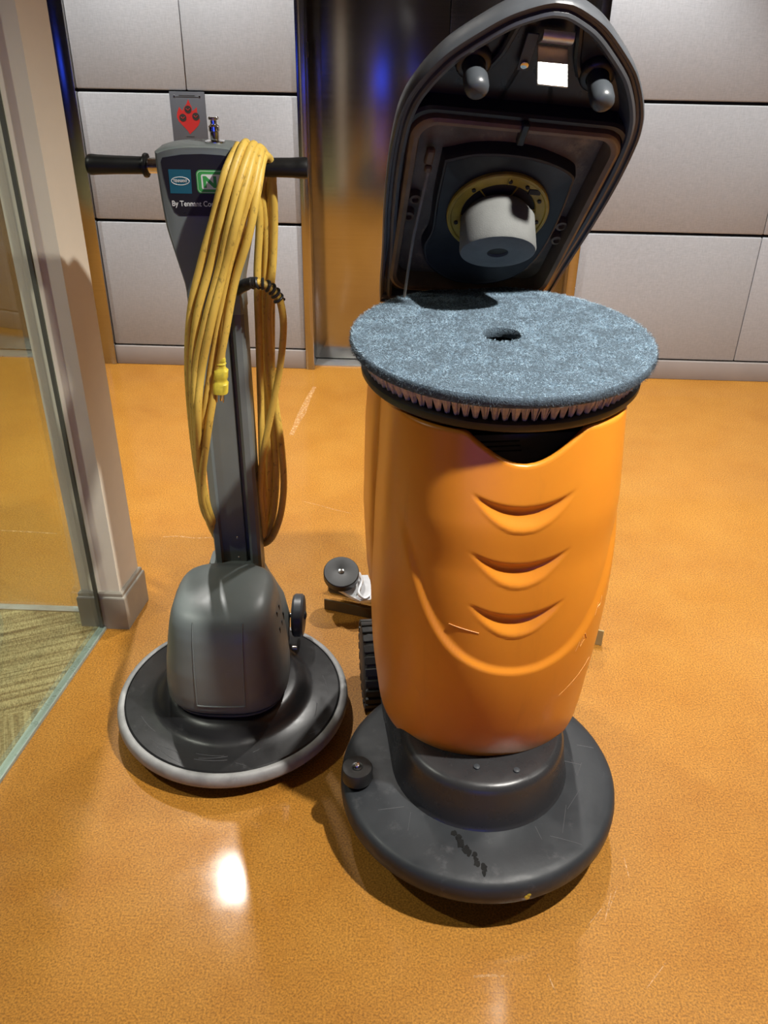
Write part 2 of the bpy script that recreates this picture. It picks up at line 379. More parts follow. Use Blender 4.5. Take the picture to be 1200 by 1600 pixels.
# corner post with base, two glass walls, carpet beyond
post = empty('post_corner', (-0.72, 1.91, 0), 0, 'square cream painted corner post with taupe base between the glass walls', 'post')
post['kind'] = 'structure'; post.name = 'trim_1'
PA, PB, PC_, PD = Vector((-0.782, 1.856)), Vector((-0.681, 1.853)), Vector((-0.660, 1.960)), Vector((-0.765, 1.960))
off = Vector((-0.72, 1.91))
pts = [(p-off) for p in (PA, PB, PC_, PD)]
MB().prism([tuple(p) for p in pts], 0.0, CEIL_Z, 'z').build('post_shaft', M['cream'], post, smooth=False)
cen = sum(pts, Vector((0, 0)))/4
def grow(e): return [tuple(p + Vector((math.copysign(e, (p-cen).x), math.copysign(e, (p-cen).y)))) for p in pts]
MB().rings([[(x, y, z) for x, y in grow(e)] for e, z in ((0.012, 0.0), (0.012, 0.098), (0.0105, 0.101), (0.0075, 0.103), (0.0075, 0.112), (0.004, 0.116))]).build('post_base', M['post_base'], post, smooth=False)
# glass wall running towards the camera
gdir = Vector((-0.823+0.739, 1.336-1.835, 0)).normalized(); gn = Vector((-gdir.y, gdir.x, 0))
g0 = Vector((-0.7385, 1.842, 0))
def strip(p, d, n, L, t0, t1, z0, z1):
    P = [p+n*t0, p+n*t1, p+d*L+n*t1, p+d*L+n*t0]
    return MB().prism([(q.x, q.y) for q in P], z0, z1, 'z')
gw = empty('window_3', (0, 0, 0), 0, kind='structure')
strip(g0, gdir, gn, 4.9, -0.006, 0.006, 0.008, CEIL_Z).build('pane', M['glass'], gw, smooth=False)
strip(g0, gdir, gn, 4.9, -0.010, 0.010, 0.0, 0.008).build('glass_channel', M['channel'], gw, smooth=False)
strip(g0, gdir, gn, 0.006, -0.0045, 0.0045, 0.008, CEIL_Z).build('glass_gasket', M['gasket_grey'], gw, smooth=False)
gw2 = empty('window_4', (0, 0, 0), 0, kind='structure')
h0 = Vector((-0.79, 1.912, 0)); hd = Vector((-1, 0.03, 0)).normalized(); hn = Vector((0.03, 1, 0)).normalized()
strip(h0, hd, hn, 2.7, -0.006, 0.006, 0.008, CEIL_Z).build('pane', M['glass'], gw2, smooth=False)
strip(h0, hd, hn, 2.7, -0.011, 0.011, 0.0, 0.009).build('glass_channel', M['alu_strip'], gw2, smooth=False)
# carpet tiles of the glazed room, quarter-turned one against the next
car = empty('floor_carpet', (0, 0, 0), 0, kind='structure')
ca = math.radians(22); T = 0.5
tileM = {}
def tile_poly(i, j):
    # square i,j of a grid turned with the room, clipped by the glass line
    ex = Vector((math.cos(ca), math.sin(ca))); ey = Vector((-math.sin(ca), math.cos(ca))); o = Vector((-0.80, 1.545))-ex*0.2
    P = [o+ex*(i+a)*T+ey*(j+b)*T for a, b in ((0, 0), (1, 0), (1, 1), (0, 1))]
    def clip(P, p0, n):
        out = []
        for a, b in zip(P, P[1:]+P[:1]):
            da, db = (a-p0).dot(n), (b-p0).dot(n)
            if da <= 0: out.append(a)
            if da*db < 0: out.append(a+(b-a)*(da/(da-db)))
        return out
    g2 = Vector((gn.x, gn.y)); g2 = g2 if g2.x > 0 else -g2
    P = clip(P, Vector((g0.x, g0.y))-g2*0.010, g2)
    if len(P) < 3: return None, None, None
    P = clip(P, Vector((h0.x, h0.y-0.011)), Vector((0.03, 1)))
    if len(P) < 3: return None, None, None
    P = clip(P, Vector((-3.2, 0)), Vector((-1, 0)))
    if len(P) < 3: return None, None, None
    P = clip(P, Vector((0, -0.8)), Vector((0, -1)))
    if len(P) < 3: return None, None, None
    return P, ex, ey
for i in range(-7, 3):
    for j in range(-6, 4):
        P, ex, ey = tile_poly(i, j)
        if not P: continue
        rot = ca + (0 if (i+j) % 2 else PI/2) 
        c0 = sum(P, Vector((0, 0)))/len(P); Mr = Matrix.Rotation(-rot, 2)
        Q = [Mr @ ((p-c0)*0.999) for p in P]
        t = MB().prism([tuple(q) for q in Q], 0, 0.006, 'z').build('carpet_tile', M['carpet'], car, smooth=False)
        t.location = (c0.x, c0.y, 0.0); t.rotation_euler = (0, 0, rot)

# scuffs worn into the floor finish
def scuff(pts, wd):
    P = [Vector(p) for p in pts]; V = []; Fc = []
    for i, p in enumerate(P):
        t = (P[min(i+1, len(P)-1)]-P[max(i-1, 0)]).normalized(); n = Vector((-t.y, t.x))
        ww = wd*(0.35+0.65*math.sin(PI*(i+0.5)/len(P)))*random.uniform(0.7, 1.2)
        V += [(*(p+n*ww/2), 0.0004), (*(p-n*ww/2), 0.0004)]
    for i in range(len(P)-1): Fc.append((2*i, 2*i+1, 2*i+3, 2*i+2))
    MB().add(V, Fc).build('scuff_mark', M['scuff'], fl, smooth=False)
def fxy(px, py):
    d = ray(px, py); p = Vector((0, 0, CAM_H))+d*(-CAM_H/d.z); return (p.x, p.y)
scuff([fxy(*q) for q in ((492, 604), (482, 622), (472, 645), (462, 665), (455, 680))], 0.03)
scuff([fxy(*q) for q in ((472, 783), (500, 790), (525, 797), (548, 802))], 0.004)
scuff([fxy(*q) for q in ((740, 1526), (765, 1524), (788, 1525))], 0.007)
scuff([fxy(*q) for q in ((255, 839), (280, 838), (305, 841), (332, 840))], 0.006)
scuff([fxy(*q) for q in ((0, 829), (45, 831), (90, 834))], 0.006)
for a, b in (((955, 1395), (945, 1440)), ((965, 1385), (950, 1425)), ((940, 1420), (915, 1450)), ((1040, 1505), (1010, 1545)), ((855, 1520), (870, 1555)), ((975, 1340), (983, 1372))):
    scuff([fxy(a[0]+(b[0]-a[0])*t/4, a[1]+(b[1]-a[1])*t/4) for t in range(5)], 0.0022)

# downlights
for k, (x, y, pw, cone, bl, colr) in enumerate(LAMPS):
    L = empty('ceiling_light', (x, y, CEIL_Z), 0, 'small round recessed ceiling downlight ' + LAMP_PLACE[k], 'ceiling light', 'recessed lobby downlights')
    MB().revolve([(0.062, -0.001), (0.085, -0.004), (0.085, 0.0), (0.062, 0.0)], 32, cap0=False, cap1=False).build('lamp_trim', M['lamp_trim'], L)
    MB().revolve([(0.061, -0.0015), (0.0005, -0.0012)], 32, cap0=False).build('lens', M['lens'], L, smooth=False)
    ld = bpy.data.lights.new('downlight', 'SPOT'); ld.energy = pw; ld.spot_size = math.radians(cone); ld.spot_blend = bl
    ld.shadow_soft_size = 0.035; ld.color = colr
    lo = bpy.data.objects.new('downlight', ld); COL.objects.link(lo); lo.parent = L; lo.location = (0, 0, -0.045)

# ------------------------------------------------------------------ fire sign on the wall
sg = empty('fire_sign', wallM() @ Vector((-0.7545, -0.0002, 0.94)), WROT, 'dark grey wall plate printed with a red flame and three round symbols', 'sign')
MB().box((0, -0.003, 0), (0.131, 0.006, 0.286), 0.001).build('plate', M['plate'], sg)
for s in (-1, 1): MB().revolve([(0.004, 0), (0.003, 0.002)], 12, M=Matrix.Translation((s*0.047, -0.006, 0.128)) @ Matrix.Rotation(PI/2, 4, 'X')).build('screw', M['chrome'], sg)
half = [(0.0, 0.118), (0.007, 0.101), (0.014, 0.091), (0.018, 0.078), (0.026, 0.084), (0.033, 0.091), (0.037, 0.074), (0.042, 0.056), (0.040, 0.042), (0.030, 0.028), (0.016, 0.014), (0.006, 0.004), (0.0, -0.003)]
outl = half + [(-x, z) for x, z in half[-2:0:-1]]
outl = [(x+0.004*math.sin(z*70), z) for x, z in outl]
fl_ = MB().prism(outl, -0.0066, -0.0058, 'y').build('flame', M['red'], sg, smooth=False)
for cx, cz in ((0.0, 0.083), (-0.022, 0.054), (0.027, 0.059)):
    MB().revolve([(0.0135, 0), (0.0135, 0.0012)], 24, M=Matrix.Translation((cx, -0.0062, cz)) @ Matrix.Rotation(PI/2, 4, 'X')).build('round_symbol', M['ink'], sg)
    MB().tube([(cx-0.007, -0.0078, cz+0.003), (cx, -0.0078, cz-0.003), (cx+0.007, -0.0078, cz+0.004)], 0.0011, 6).build('symbol_mark', M['red'], sg)
for k, (ww, zz) in enumerate(((0.06, 0.130), (0.085, 0.125), (0.03, -0.012))):
    MB().box((0, -0.0062, zz), (ww, 0.0006, 0.0022)).build('small_print', M['ink'], sg, smooth=False)

# ------------------------------------------------------------------ orange floor scrubber (front is -y in its own frame)
YAW = math.radians(6.5)
S = empty('floor_scrubber', (0.2, 1.42, 0), YAW, 'orange upright floor scrubber with its grey lid raised and a round charcoal deck', 'floor scrubber')
# tank
AZ = [(0.19, 0.190), (0.205, 0.201), (0.24, 0.207), (0.32, 0.211), (0.45, 0.2135), (0.60, 0.2120), (0.75, 0.2060), (0.92, 0.198)]
FZ = [(0.19, -0.190), (0.205, -0.203), (0.24, -0.217), (0.32, -0.235), (0.45, -0.246), (0.60, -0.238), (0.75, -0.216), (0.92, -0.183)]
SEG = 240
def tank_plan(z, k, inset=0.0):
    a = smooth_lerp(AZ, z)-inset; f = -smooth_lerp(FZ, z)-inset; b = 0.285-inset
    t = 2*PI*k/SEG; c, s_ = math.cos(t), math.sin(t)
    if s_ >= 0: n = 4.5; return Vector((a*math.copysign(abs(c)**(2/n), c), b*abs(s_)**(2/n)))
    n = 2.15+0.65*sstep(0.30, 0.70, z); return Vector((a*math.copysign(abs(c)**(2/n), c), -f*abs(s_)**(2/n)))
def z_u(x): x = abs(x-0.006); return 0.468+3.2*x*x+2500*x**6
def emboss(x, y, z):
    d = 0.0
    if y < 0.02:
        zu = z_u(x); sl = 6.4*abs(x)+15600*abs(x)**5
        dist = (z-zu)/math.sqrt(1+sl*sl)
        fade = sstep(0.76, 0.66, z)
        d -= 0.0075*sstep(-0.005, 0.009, dist)*fade
        for ze in (0.811, 0.708, 0.611):
            u = x/0.087
            if abs(u) < 1:
                q = 1-u*u; top = ze-0.027*q; bot = ze-0.066*q-0.002
                if bot-0.004 < z < top+0.006:
                    t = (top-z)/(top-bot)
                    prof = sstep(-0.12, 0.30, t)*(1-sstep(0.30, 1.0, t))
                    d -= 0.0100*q**1.15*prof
                    d += 0.0015*q*math.exp(-((t-1.0)/0.2)**2)
    return d
def rim_z(x, y):
    z = 0.9075 - 0.004*sstep(0.05, -0.12, y)
    if y < -0.05:
        ax = abs(x)
        if ax < 0.108: z -= 0.054*(math.cos(ax/0.108*PI/2)**1.3)*sstep(0.108, 0.085, ax)
    return z
tank = MB(); NZ = 190; R_ = []
zb = [0.19 + (1.0-0.0)*0 for _ in range(1)]
bot = []
for f_, zz in ((0.55, 0.176), (0.80, 0.178), (0.93, 0.183)):
    bot.append([(*(tank_plan(0.19, k)*f_), zz) for k in range(SEG)])
for i in range(NZ+1):
    t = i/NZ; ring = []
    for k in range(SEG):
        p0 = tank_plan(0.85, k); zt = rim_z(p0.x, p0.y); z = 0.19+(zt-0.19)*t
        p = tank_plan(z, k); q = tank_plan(z, k, 0.01)
        n = (p-q); n = n.normalized() if n.length > 1e-9 else Vector((0, -1))
        p = p + n*emboss(p.x, p.y, z)
        ring.append((p.x, p.y, z))
    R_.append(ring)
top_lip = []
for ins, dz in ((0.002, 0.003), (0.006, 0.0042), (0.010, 0.003), (0.012, -0.002), (0.013, -0.06), (0.014, -0.25)):
    ring = []
    for k in range(SEG):
        p0 = tank_plan(0.85, k); zt = rim_z(p0.x, p0.y); p = tank_plan(zt, k, ins); ring.append((p.x, p.y, zt+dz if dz > -0.1 else 0.62))
    top_lip.append(ring)
tank.rings(bot+R_+top_lip, True, True)
tank.build('tank', M['orange'], S, angle=60)
M['pale_scratch'] = pmat('pale_scratch', (0.80, 0.38, 0.09), 0.5, var=0.1)
def tank_front(x, z, out=0.0):
    a = smooth_lerp(AZ, z); f = -smooth_lerp(FZ, z); n = 2.15+0.65*sstep(0.30, 0.70, z)
    y = -f*(1-(abs(x)/a)**n)**(1/n)
    return Vector((x, y-out+max(0, -emboss(x, y, z)), z))
tk = [o for o in S.children if o.name.startswith('tank')][0]
for P0, P1, r_ in (((-0.112, 0.563), (-0.062, 0.551), 0.0009), ((0.118, 0.488), (0.124, 0.507), 0.0011), ((0.126, 0.497), (0.131, 0.516), 0.0011), ((0.134, 0.506), (0.127, 0.494), 0.0011), ((0.134, 0.520), (0.139, 0.506), 0.0011),
                   ((0.152, 0.548), (0.157, 0.570), 0.0010), ((0.160, 0.556), (0.164, 0.580), 0.0010), ((0.155, 0.562), (0.163, 0.566), 0.0010), ((-0.165, 0.40), (-0.150, 0.37), 0.0006), ((0.10, 0.385), (0.165, 0.43), 0.0006)):
    MB().tube([tank_front(P0[0]+(P1[0]-P0[0])*t/6, P0[1]+(P1[1]-P0[1])*t/6, 0.0002) for t in range(7)], r_*0.75, 6).build('scratch', M['pale_scratch'], tk)
# wider rear tank shoulders
rt_ = MB(); rr_ = []
for z, a, y0 in ((0.355, 0.185, 0.06), (0.365, 0.203, 0.045), (0.40, 0.213, 0.035), (0.55, 0.2205, 0.03), (0.74, 0.217, 0.04), (0.90, 0.206, 0.05), (0.925, 0.195, 0.07)):
    rr_.append([(x, y, z) for x, y in superell(a, (0.30-y0)/2, 5, 64, 0, (0.30+y0)/2)])
rt_.rings(rr_).build('rear_tank', M['orange'], S, angle=60)
MB().box((0, 0.306, 0.63), (0.37, 0.022, 0.58), 0.008).build('rear_cover', M['black'], S)  # added on the unseen back to cut the orange reflected in the doors
# inside: dark recovery dome and label seen through the notch
MB().box((0, -0.02, 0.76), (0.34, 0.20, 0.10), 0.02).build('inner_dome', M['black'], S)
lab = MB().box((0, 0, 0), (0.24, 0.002, 0.055), 0.0005).build('instruction_label', M['label_grey'], S); lab.location = (-0.005, -0.115, 0.838); lab.rotation_euler = (math.radians(-15), 0, 0)
for j in range(3):
    MB().box((-0.045+0.008*j, -0.0014, 0.016-0.008*j), (0.115-0.012*j, 0.0008, 0.0026)).build('print_line', M['ink'], lab, smooth=False)
cr_ = MB().tube([(0.035+0.017*math.cos(t*PI/12), -0.120, 0.805+0.017*math.sin(t*PI/12)) for t in range(0, 13)], 0.0028, 8).build('drain_ring', M['label_grey'], S)

# deck
dc = (-0.018, -0.146, 0.030)
prof = [(0.02, 0.040), (0.264, 0.040), (0.273, 0.043), (0.2770, 0.050), (0.2778, 0.066), (0.2758, 0.080), (0.271, 0.0885), (0.263, 0.0925), (0.252, 0.095), (0.225, 0.098), (0.16, 0.101), (0.02, 0.103)]
deck = MB().revolve(prof, 128, dc).build('deck', M['deck'], S, angle=50)
MB().revolve([(0.02, -0.030), (0.205, -0.030), (0.21, -0.026), (0.21, 0.041), (0.02, 0.041)], 64, dc).build('scrub_brush', M['black'], S)
def hub_plan(r, yb, seg=72):
    P = []
    for k in range(seg//2+1):
        t = PI + PI*k/(seg//2); P.append((-0.014+r*math.cos(t), -0.132+r*math.sin(t)))
    P += [(-0.014+r, yb), (-0.014-r, yb)]
    return P
hz = [(0.180, 0.127), (0.176, 0.132), (0.173, 0.140), (0.164, 0.212), (0.161, 0.222), (0.155, 0.229), (0.146, 0.2315), (0.12, 0.232)]
MB().rings([[(x, y, z) for x, y in hub_plan(r, 0.12)] for r, z in hz]).build('deck_hub', M['hub'], S, angle=50)
for x, y in ((-0.045, -0.19), (0.028, -0.205)): MB().revolve([(0.006, 0.2305), (0.006, 0.235), (0.003, 0.236)], 16, (x, y-0.050, 0)).build('bolt', M['knob'], S)
# chassis, wheels
MB().box((0, 0.14, 0.115), (0.30, 0.34, 0.13), 0.02).build('chassis', M['black'], S)
for sx in (-1, 1):
    wh = MB().revolve([(0.02, -0.024), (0.085, -0.024), (0.098, -0.019), (0.100, -0.012), (0.100, 0.012), (0.098, 0.019), (0.085, 0.024), (0.02, 0.024)], 48,
                      M=Matrix.Translation((sx*0.199, 0.215, 0.100)) @ Matrix.Rotation(PI/2, 4, 'Y')).build('drive_wheel', M['tyre'], S)
    lug = MB()
    for k in range(24):
        a = 2*PI*k/24
        lug.box((0.1005, 0, 0), (0.008, 0.0185, 0.049), 0.0015, 1, Matrix.Translation((sx*0.199, 0.215, 0.100)) @ Matrix.Rotation(PI/2, 4, 'Y') @ Matrix.Rotation(a, 4, 'Z'))
    lug.build('tread', M['tyre'], wh)
# deck roller bumper
rl = MB().revolve([(0.006, 0.099), (0.028, 0.099), (0.0305, 0.102), (0.0305, 0.128), (0.0285, 0.1315), (0.012, 0.132), (0.008, 0.129)], 40, (-0.264, -0.157, 0.033)).build('roller_bumper', M['black'], S)
MB().revolve([(0.0085, 0.131), (0.0085, 0.133), (0.006, 0.135), (0.005, 0.139), (0.003, 0.140)], 16, (-0.264, -0.157, 0.033)).build('bolt', M['chrome'], rl)
# chips and stains on the deck
def blob(c, pts, z, name, mat):
    MB().prism([(c[0]+x, c[1]+y) for x, y in pts], z, z+0.0006, 'z').build(name, mat, deck, smooth=False)
def wob(rx, ry, n=14, seed=1):
    r = random.Random(seed); return [(rx*math.cos(2*PI*k/n)*r.uniform(0.6, 1.2), ry*math.sin(2*PI*k/n)*r.uniform(0.6, 1.2)) for k in range(n)]
# squeegee swung out behind
sqv = Vector((0.40+0.30, 0.30-0.60, 0)); sql = sqv.length; sqa = math.atan2(sqv.y, sqv.x)
QM = Matrix.Translation((0.05, 0.455, 0)) @ Matrix.Rotation(sqa, 4, 'Z')
sqb = MB().box((0, 0, 0.065), (0.70, 0.075, 0.022), 0.006, 2, QM).build('squeegee_frame', M['black'], S)
MB().box((0, 0.042, 0.024), (sql, 0.005, 0.048), 0.001, 1, QM).build('rear_blade', M['blade_tan'], sqb)
MB().box((-0.01, -0.040, 0.017), (sql-0.06, 0.005, 0.034), 0.001, 1, QM).build('front_blade', M['blade_dark'], sqb)
MB().box((0.14, -0.16, 0.085), (0.06, 0.30, 0.02), 0.004, 1, QM).build('squeegee_arm', M['black'], sqb)
# squeegee guide roller on its bent bracket
cl = Vector((-0.250, 0.560, 0.115)); CM = Matrix.Translation(cl) @ Matrix.Rotation(math.radians(24), 4, 'X')
cw = MB().revolve([(0.005, -0.016), (0.044, -0.016), (0.0475, -0.012), (0.0475, 0.010), (0.0455, 0.0125), (0.010, 0.013), (0.008, 0.0125)], 48, M=CM).build('guide_roller', M['black'], S)
MB().revolve([(0.0075, 0.012), (0.0075, 0.0145), (0.0045, 0.0152)], 16, M=CM).build('bolt', M['chrome'], cw)
MB().prism([(-0.262, 0.545), (-0.235, 0.515), (-0.205, 0.485), (-0.175, 0.490), (-0.165, 0.54), (-0.175, 0.60), (-0.205, 0.60), (-0.235, 0.575)], 0.070, 0.078, 'z').build('roller_bracket', M['bracket'], S)
MB().tube(catmull([(-0.198, 0.60, 0.085), (-0.196, 0.545, 0.10), (-0.208, 0.505, 0.092), (-0.195, 0.49, 0.082), (-0.18, 0.50, 0.082)], 6), 0.004, 8).build('bracket_wire', M['bracket'], S)

# ---- lid: built flat in (u across, v from hinge to nose, h out of the underside), then stood up
SM = Matrix.Translation((0.2, 1.42, 0)) @ Matrix.Rotation(YAW, 4, 'Z')
LW = Matrix((Vector((0.9881, 0.1230, -0.0896)), Vector((0.1400, -0.5035, 0.8525)), Vector((0.0598, -0.8550, -0.5150)))).transposed().to_4x4()
LW.translation = (0.148, 1.718, 0.952)      # it hangs a little askew on its hinge
LM = SM.inverted() @ LW
WV = [(-0.02, 0.162), (0.02, 0.168), (0.11, 0.177), (0.22, 0.190), (0.32, 0.1975), (0.40, 0.197), (0.44, 0.190), (0.47, 0.178), (0.50, 0.161), (0.526, 0.142), (0.56, 0.107), (0.59, 0.070), (0.608, 0.035), (0.6155, 0.012), (0.616, 0.0)]
def lid_outline(inset=0.0, n=110):
    # right half from hinge to nose, then left
    vs = []
    for k in range(n+1):
        t = k/n; vs.append(-0.02+0.636*(1-(1-t)**2.2))
    R = [Vector((max(0, smooth_lerp(WV, v)), v)) for v in vs]
    full = R + [Vector((-p.x, p.y)) for p in R[-2::-1]]
    if inset == 0: return full
    out = []; m_ = len(full)
    for i in range(m_):
        t = full[(i+1) % m_]-full[i-1]; nn = Vector((-t.y, t.x)).normalized()
        out.append(full[i]+nn*inset)
    return out
def lr(ins, h): return [(p.x, p.y, h) for p in lid_outline(ins)]
shell = MB().rings([lr(0.06, -0.062), lr(0.03, -0.058), lr(0.010, -0.045), lr(0.002, -0.028), lr(0.0, -0.010), lr(0.0, 0.0), lr(0.002, 0.003), lr(0.006, 0.003), lr(0.008, -0.001), lr(0.012, -0.001)], True, False, M=LM)
lidp = shell.build('lid', M['lid_rim'], S, angle=50)
LP = lidp
FT = LM @ Matrix.Translation((0.008, 0.233, 0)) @ Matrix.Rotation(math.radians(20), 4, 'X')
def lb(mb, name, mat, angle=40, smooth=True): return mb.build(name, mat, LP, angle, smooth)
# inner bead, dropping to the black front well
lb(MB().rings([lr(0.012, -0.001), lr(0.014, 0.004), lr(0.018, 0.006), lr(0.023, 0.004), lr(0.026, -0.004), lr(0.034, -0.030)], False, False, M=LM), 'lid_bead', M['lid_rim'])
well = [(p.x, p.y, -0.030) for p in lid_outline(0.034)]
lb(MB().rings([well, [(x, y, -0.034) for x, y, z in well]], True, True, M=LM), 'lid_well', M['lid'], smooth=False)
# raised step between the nose well and the gasketed rear half
def rrect(u0, u1, v0, v1, r, seg=8, taper=0.0):
    P = []
    for cx, cy, a0 in ((u1-r, v0+r, -PI/2), (u1-r, v1-r, 0), (u0+r, v1-r, PI/2), (u0+r, v0+r, PI)):
        for k in range(seg+1):
            a = a0+PI/2*k/seg; x, y = cx+r*math.cos(a), cy+r*math.sin(a)
            P.append((x*(1-taper*(v1-y)), y))
    return P
def rr_ring(u0, u1, v0, v1, r, h, taper=0.30): return [(x, y, h) for x, y in rrect(u0, u1, v0, v1, r, 8, taper)]
lb(MB().rings([rr_ring(-0.19, 0.19, 0.012, 0.432, 0.05, -0.031), rr_ring(-0.188, 0.188, 0.014, 0.430, 0.048, -0.004), rr_ring(-0.184, 0.184, 0.018, 0.426, 0.045, 0.0), rr_ring(-0.178, 0.178, 0.022, 0.420, 0.042, 0.0), rr_ring(-0.176, 0.176, 0.024, 0.418, 0.041, -0.004)], False, False, M=LM), 'rear_frame', M['lid'])
lb(MB().rings([rr_ring(-0.176, 0.176, 0.024, 0.418, 0.041, -0.004), rr_ring(-0.174, 0.174, 0.026, 0.416, 0.040, 0.006), rr_ring(-0.168, 0.168, 0.031, 0.411, 0.037, 0.009), rr_ring(-0.160, 0.160, 0.037, 0.404, 0.033, 0.007), rr_ring(-0.157, 0.157, 0.040, 0.401, 0.031, -0.002), rr_ring(-0.154, 0.154, 0.043, 0.398, 0.029, -0.040)], False, False, M=LM), 'gasket', M['gasket'])
lb(MB().rings([rr_ring(-0.154, 0.154, 0.043, 0.398, 0.029, -0.026), rr_ring(-0.10, 0.10, 0.09, 0.35, 0.03, -0.020)], False, True, M=LM), 'stained_recess', M['lid_dirty'])
lb(MB().box((0.004, 0.402, 0.004), (0.012, 0.040, 0.016), 0.002, 1, LM), 'frame_rib', M['lid'])
# black pan round the vacuum intake
pan_pts = [(-0.107, 0.335), (-0.06, 0.352), (0.0, 0.357), (0.06, 0.350), (0.112, 0.328), (0.120, 0.30), (0.122, 0.21), (0.112, 0.13), (0.085, 0.078), (0.04, 0.052), (0.0, 0.048), (-0.04, 0.056), (-0.085, 0.088), (-0.104, 0.135), (-0.098, 0.18), (-0.104, 0.25)]
cl_p = catmull([Vector((x, y, 0)) for x, y in pan_pts+pan_pts[:1]], 5)[:-1]
pc = Vector((0.005, 0.2, 0))
def pan_ring(s, h): return [((pc+(p-pc)*s).x, (pc+(p-pc)*s).y, h) for p in cl_p]
lb(MB().rings([pan_ring(1.03, -0.024), pan_ring(1.015, -0.004), pan_ring(0.995, 0.002), pan_ring(0.97, 0.003), pan_ring(0.95, 0.001), pan_ring(0.6, 0.0)], False, True, M=LM), 'intake_pan', M['pan'])
RC = (0.008, 0.233)
yr = lb(MB().revolve([(0.089, 0.0), (0.089, 0.006), (0.087, 0.008), (0.083, 0.008), (0.081, 0.006), (0.066, 0.005), (0.064, 0.003), (0.064, -0.002)], 64, (RC[0], RC[1], 0.001), False, False, M=LM), 'intake_ring', M['yellow_ring'])
for a in (62, 88, 30, -8, 138, 200):
    ca_, sa_ = math.cos(math.radians(a)), math.sin(math.radians(a))
    MB().revolve([(0.0035, 0.0), (0.0035, 0.0045), (0.002, 0.005)], 12, (RC[0]+0.0735*ca_, RC[1]+0.0735*sa_, 0.005), M=LM).build('ring_screw', M['void'], LP)
MB().box((RC[0]+0.0, RC[1]+0.076, 0.007), (0.003, 0.016, 0.004), 0, M=LM).build('ring_mark', M['yellow_ring'], LP, smooth=False)
MB().box((RC[0]+0.05, RC[1]+0.055, 0.0065), (0.022, 0.012, 0.003), 0.001, 1, LM).build('ring_stain', M['void'], LP)
lb(MB().revolve([(0.0645, -0.0005), (0.0005, -0.0003)], 48, (RC[0], RC[1], 0.0015), False, False, M=LM), 'intake_mouth', M['void'])
for a in range(0, 180, 60):
    a = math.radians(a+12); d_ = Vector((math.cos(a), math.sin(a), 0))*0.0645; c_ = Vector((RC[0], RC[1], 0.0035))
    lb(MB().tube([LM @ (c_-d_), LM @ (c_+d_)], 0.0014, 6), 'intake_spoke', M['yellow_ring'])
# foam float filter
ff = lb(MB().revolve([(0.050, -0.006), (0.064, 0.014), (0.0665, 0.070), (0.0645, 0.0745), (0.060, 0.076), (0.022, 0.0765), (0.0185, 0.0755), (0.0175, 0.070)], 64, (0, 0, 0), True, False, M=FT), 'foam_filter', M['foam'])
MB().revolve([(0.0185, 0.071), (0.0005, 0.0712)], 32, (0, 0, 0), False, False, M=FT).build('filter_hole', M['void'], LP)
# rubber stops and their sockets
for sx in (-1, 1):
    kx, kv = sx*0.096, 0.494
    kb = lb(MB().revolve([(0.028, -0.030), (0.027, -0.020), (0.024, -0.017), (0.018, -0.016)], 32, (kx, kv, 0), False, False, M=LM), 'stop_socket', M['lid'])
    MB().revolve([(0.0165, -0.018), (0.0170, 0.008), (0.0185, 0.012), (0.0185, 0.030), (0.017, 0.037), (0.013, 0.0415), (0.007, 0.0435), (0.001, 0.044)], 32, (kx, kv, 0), False, True, M=LM).build('rubber_stop', M['knob'], LP)
# moulded ribs in the nose
for sx in (-1, 1):
    P = [(sx*0.042, 0.575, -0.024), (sx*0.050, 0.545, -0.024), (sx*0.058, 0.515, -0.024), (sx*0.070, 0.490, -0.026)]
    lb(MB().tube([LM @ Vector(p) for p in catmull(P, 6)], 0.006, 8), 'moulded_rib', M['lid'])
# steel latch
PLM = LM @ Matrix.Translation((0.011, 0.538, -0.016)) @ Matrix.Rotation(math.radians(-66), 4, 'X')
lt = MB().box((0, -0.030, 0), (0.046, 0.060, 0.003), 0.0008, 1, PLM).build('latch_plate', M['zinc'], LP)
tabP = []
for k in range(9):
    a = k/8; tabP.append([(-0.0115, 0.544+0.022*a, -0.012+0.010*math.sin(a*2.6)), (0.0345, 0.544+0.022*a, -0.012+0.010*math.sin(a*2.6))])
tb = MB(); rg = []
for (p, q) in tabP: rg.append([p, q, (q[0], q[1]+0.001, q[2]-0.0016), (p[0], p[1]+0.001, p[2]-0.0016)])
tb.rings(rg, True, True, M=LM).build('latch_tab', M['zinc'], LP)
MB().box((-0.021, 0.522, -0.020), (0.018, 0.060, 0.003), 0.001, 1, LM).build('latch_bracket', M['knob'], LP)
MB().revolve([(0.006, -0.019), (0.006, -0.015), (0.004, -0.014)], 16, (-0.021, 0.503, 0), M=LM).build('screw', M['chrome'], LP)
# limit cord with crimp, hinge blocks
lb(MB().tube([LM @ Vector((-0.130, 0.318, 0.004)), LM @ Vector((-0.128, 0.16, 0.004)), Vector((-0.150, 0.262, 0.89))], 0.0028, 8), 'limit_cord', M['cord_grey'])
lb(MB().box((-0.132, 0.335, -0.004), (0.014, 0.030, 0.014), 0.003, 1, LM).box((-0.131, 0.314, 0.002), (0.012, 0.014, 0.010), 0.003, 1, LM), 'cord_anchor', M['gasket'])
for (u, v) in ((-0.137, 0.235), (-0.142, 0.195), (0.137, 0.20), (0.139, 0.165)):
    lb(MB().revolve([(0.011, -0.024), (0.010, -0.010), (0.006, -0.009), (0.005, -0.016)], 20, (u, v, 0), False, True, M=LM), 'drain_boss', M['gasket'])
for sx in (-1, 1): MB().box((sx*0.165, 0.285, 0.915), (0.035, 0.035, 0.07), 0.008).build('hinge_block', M['orange'], S)

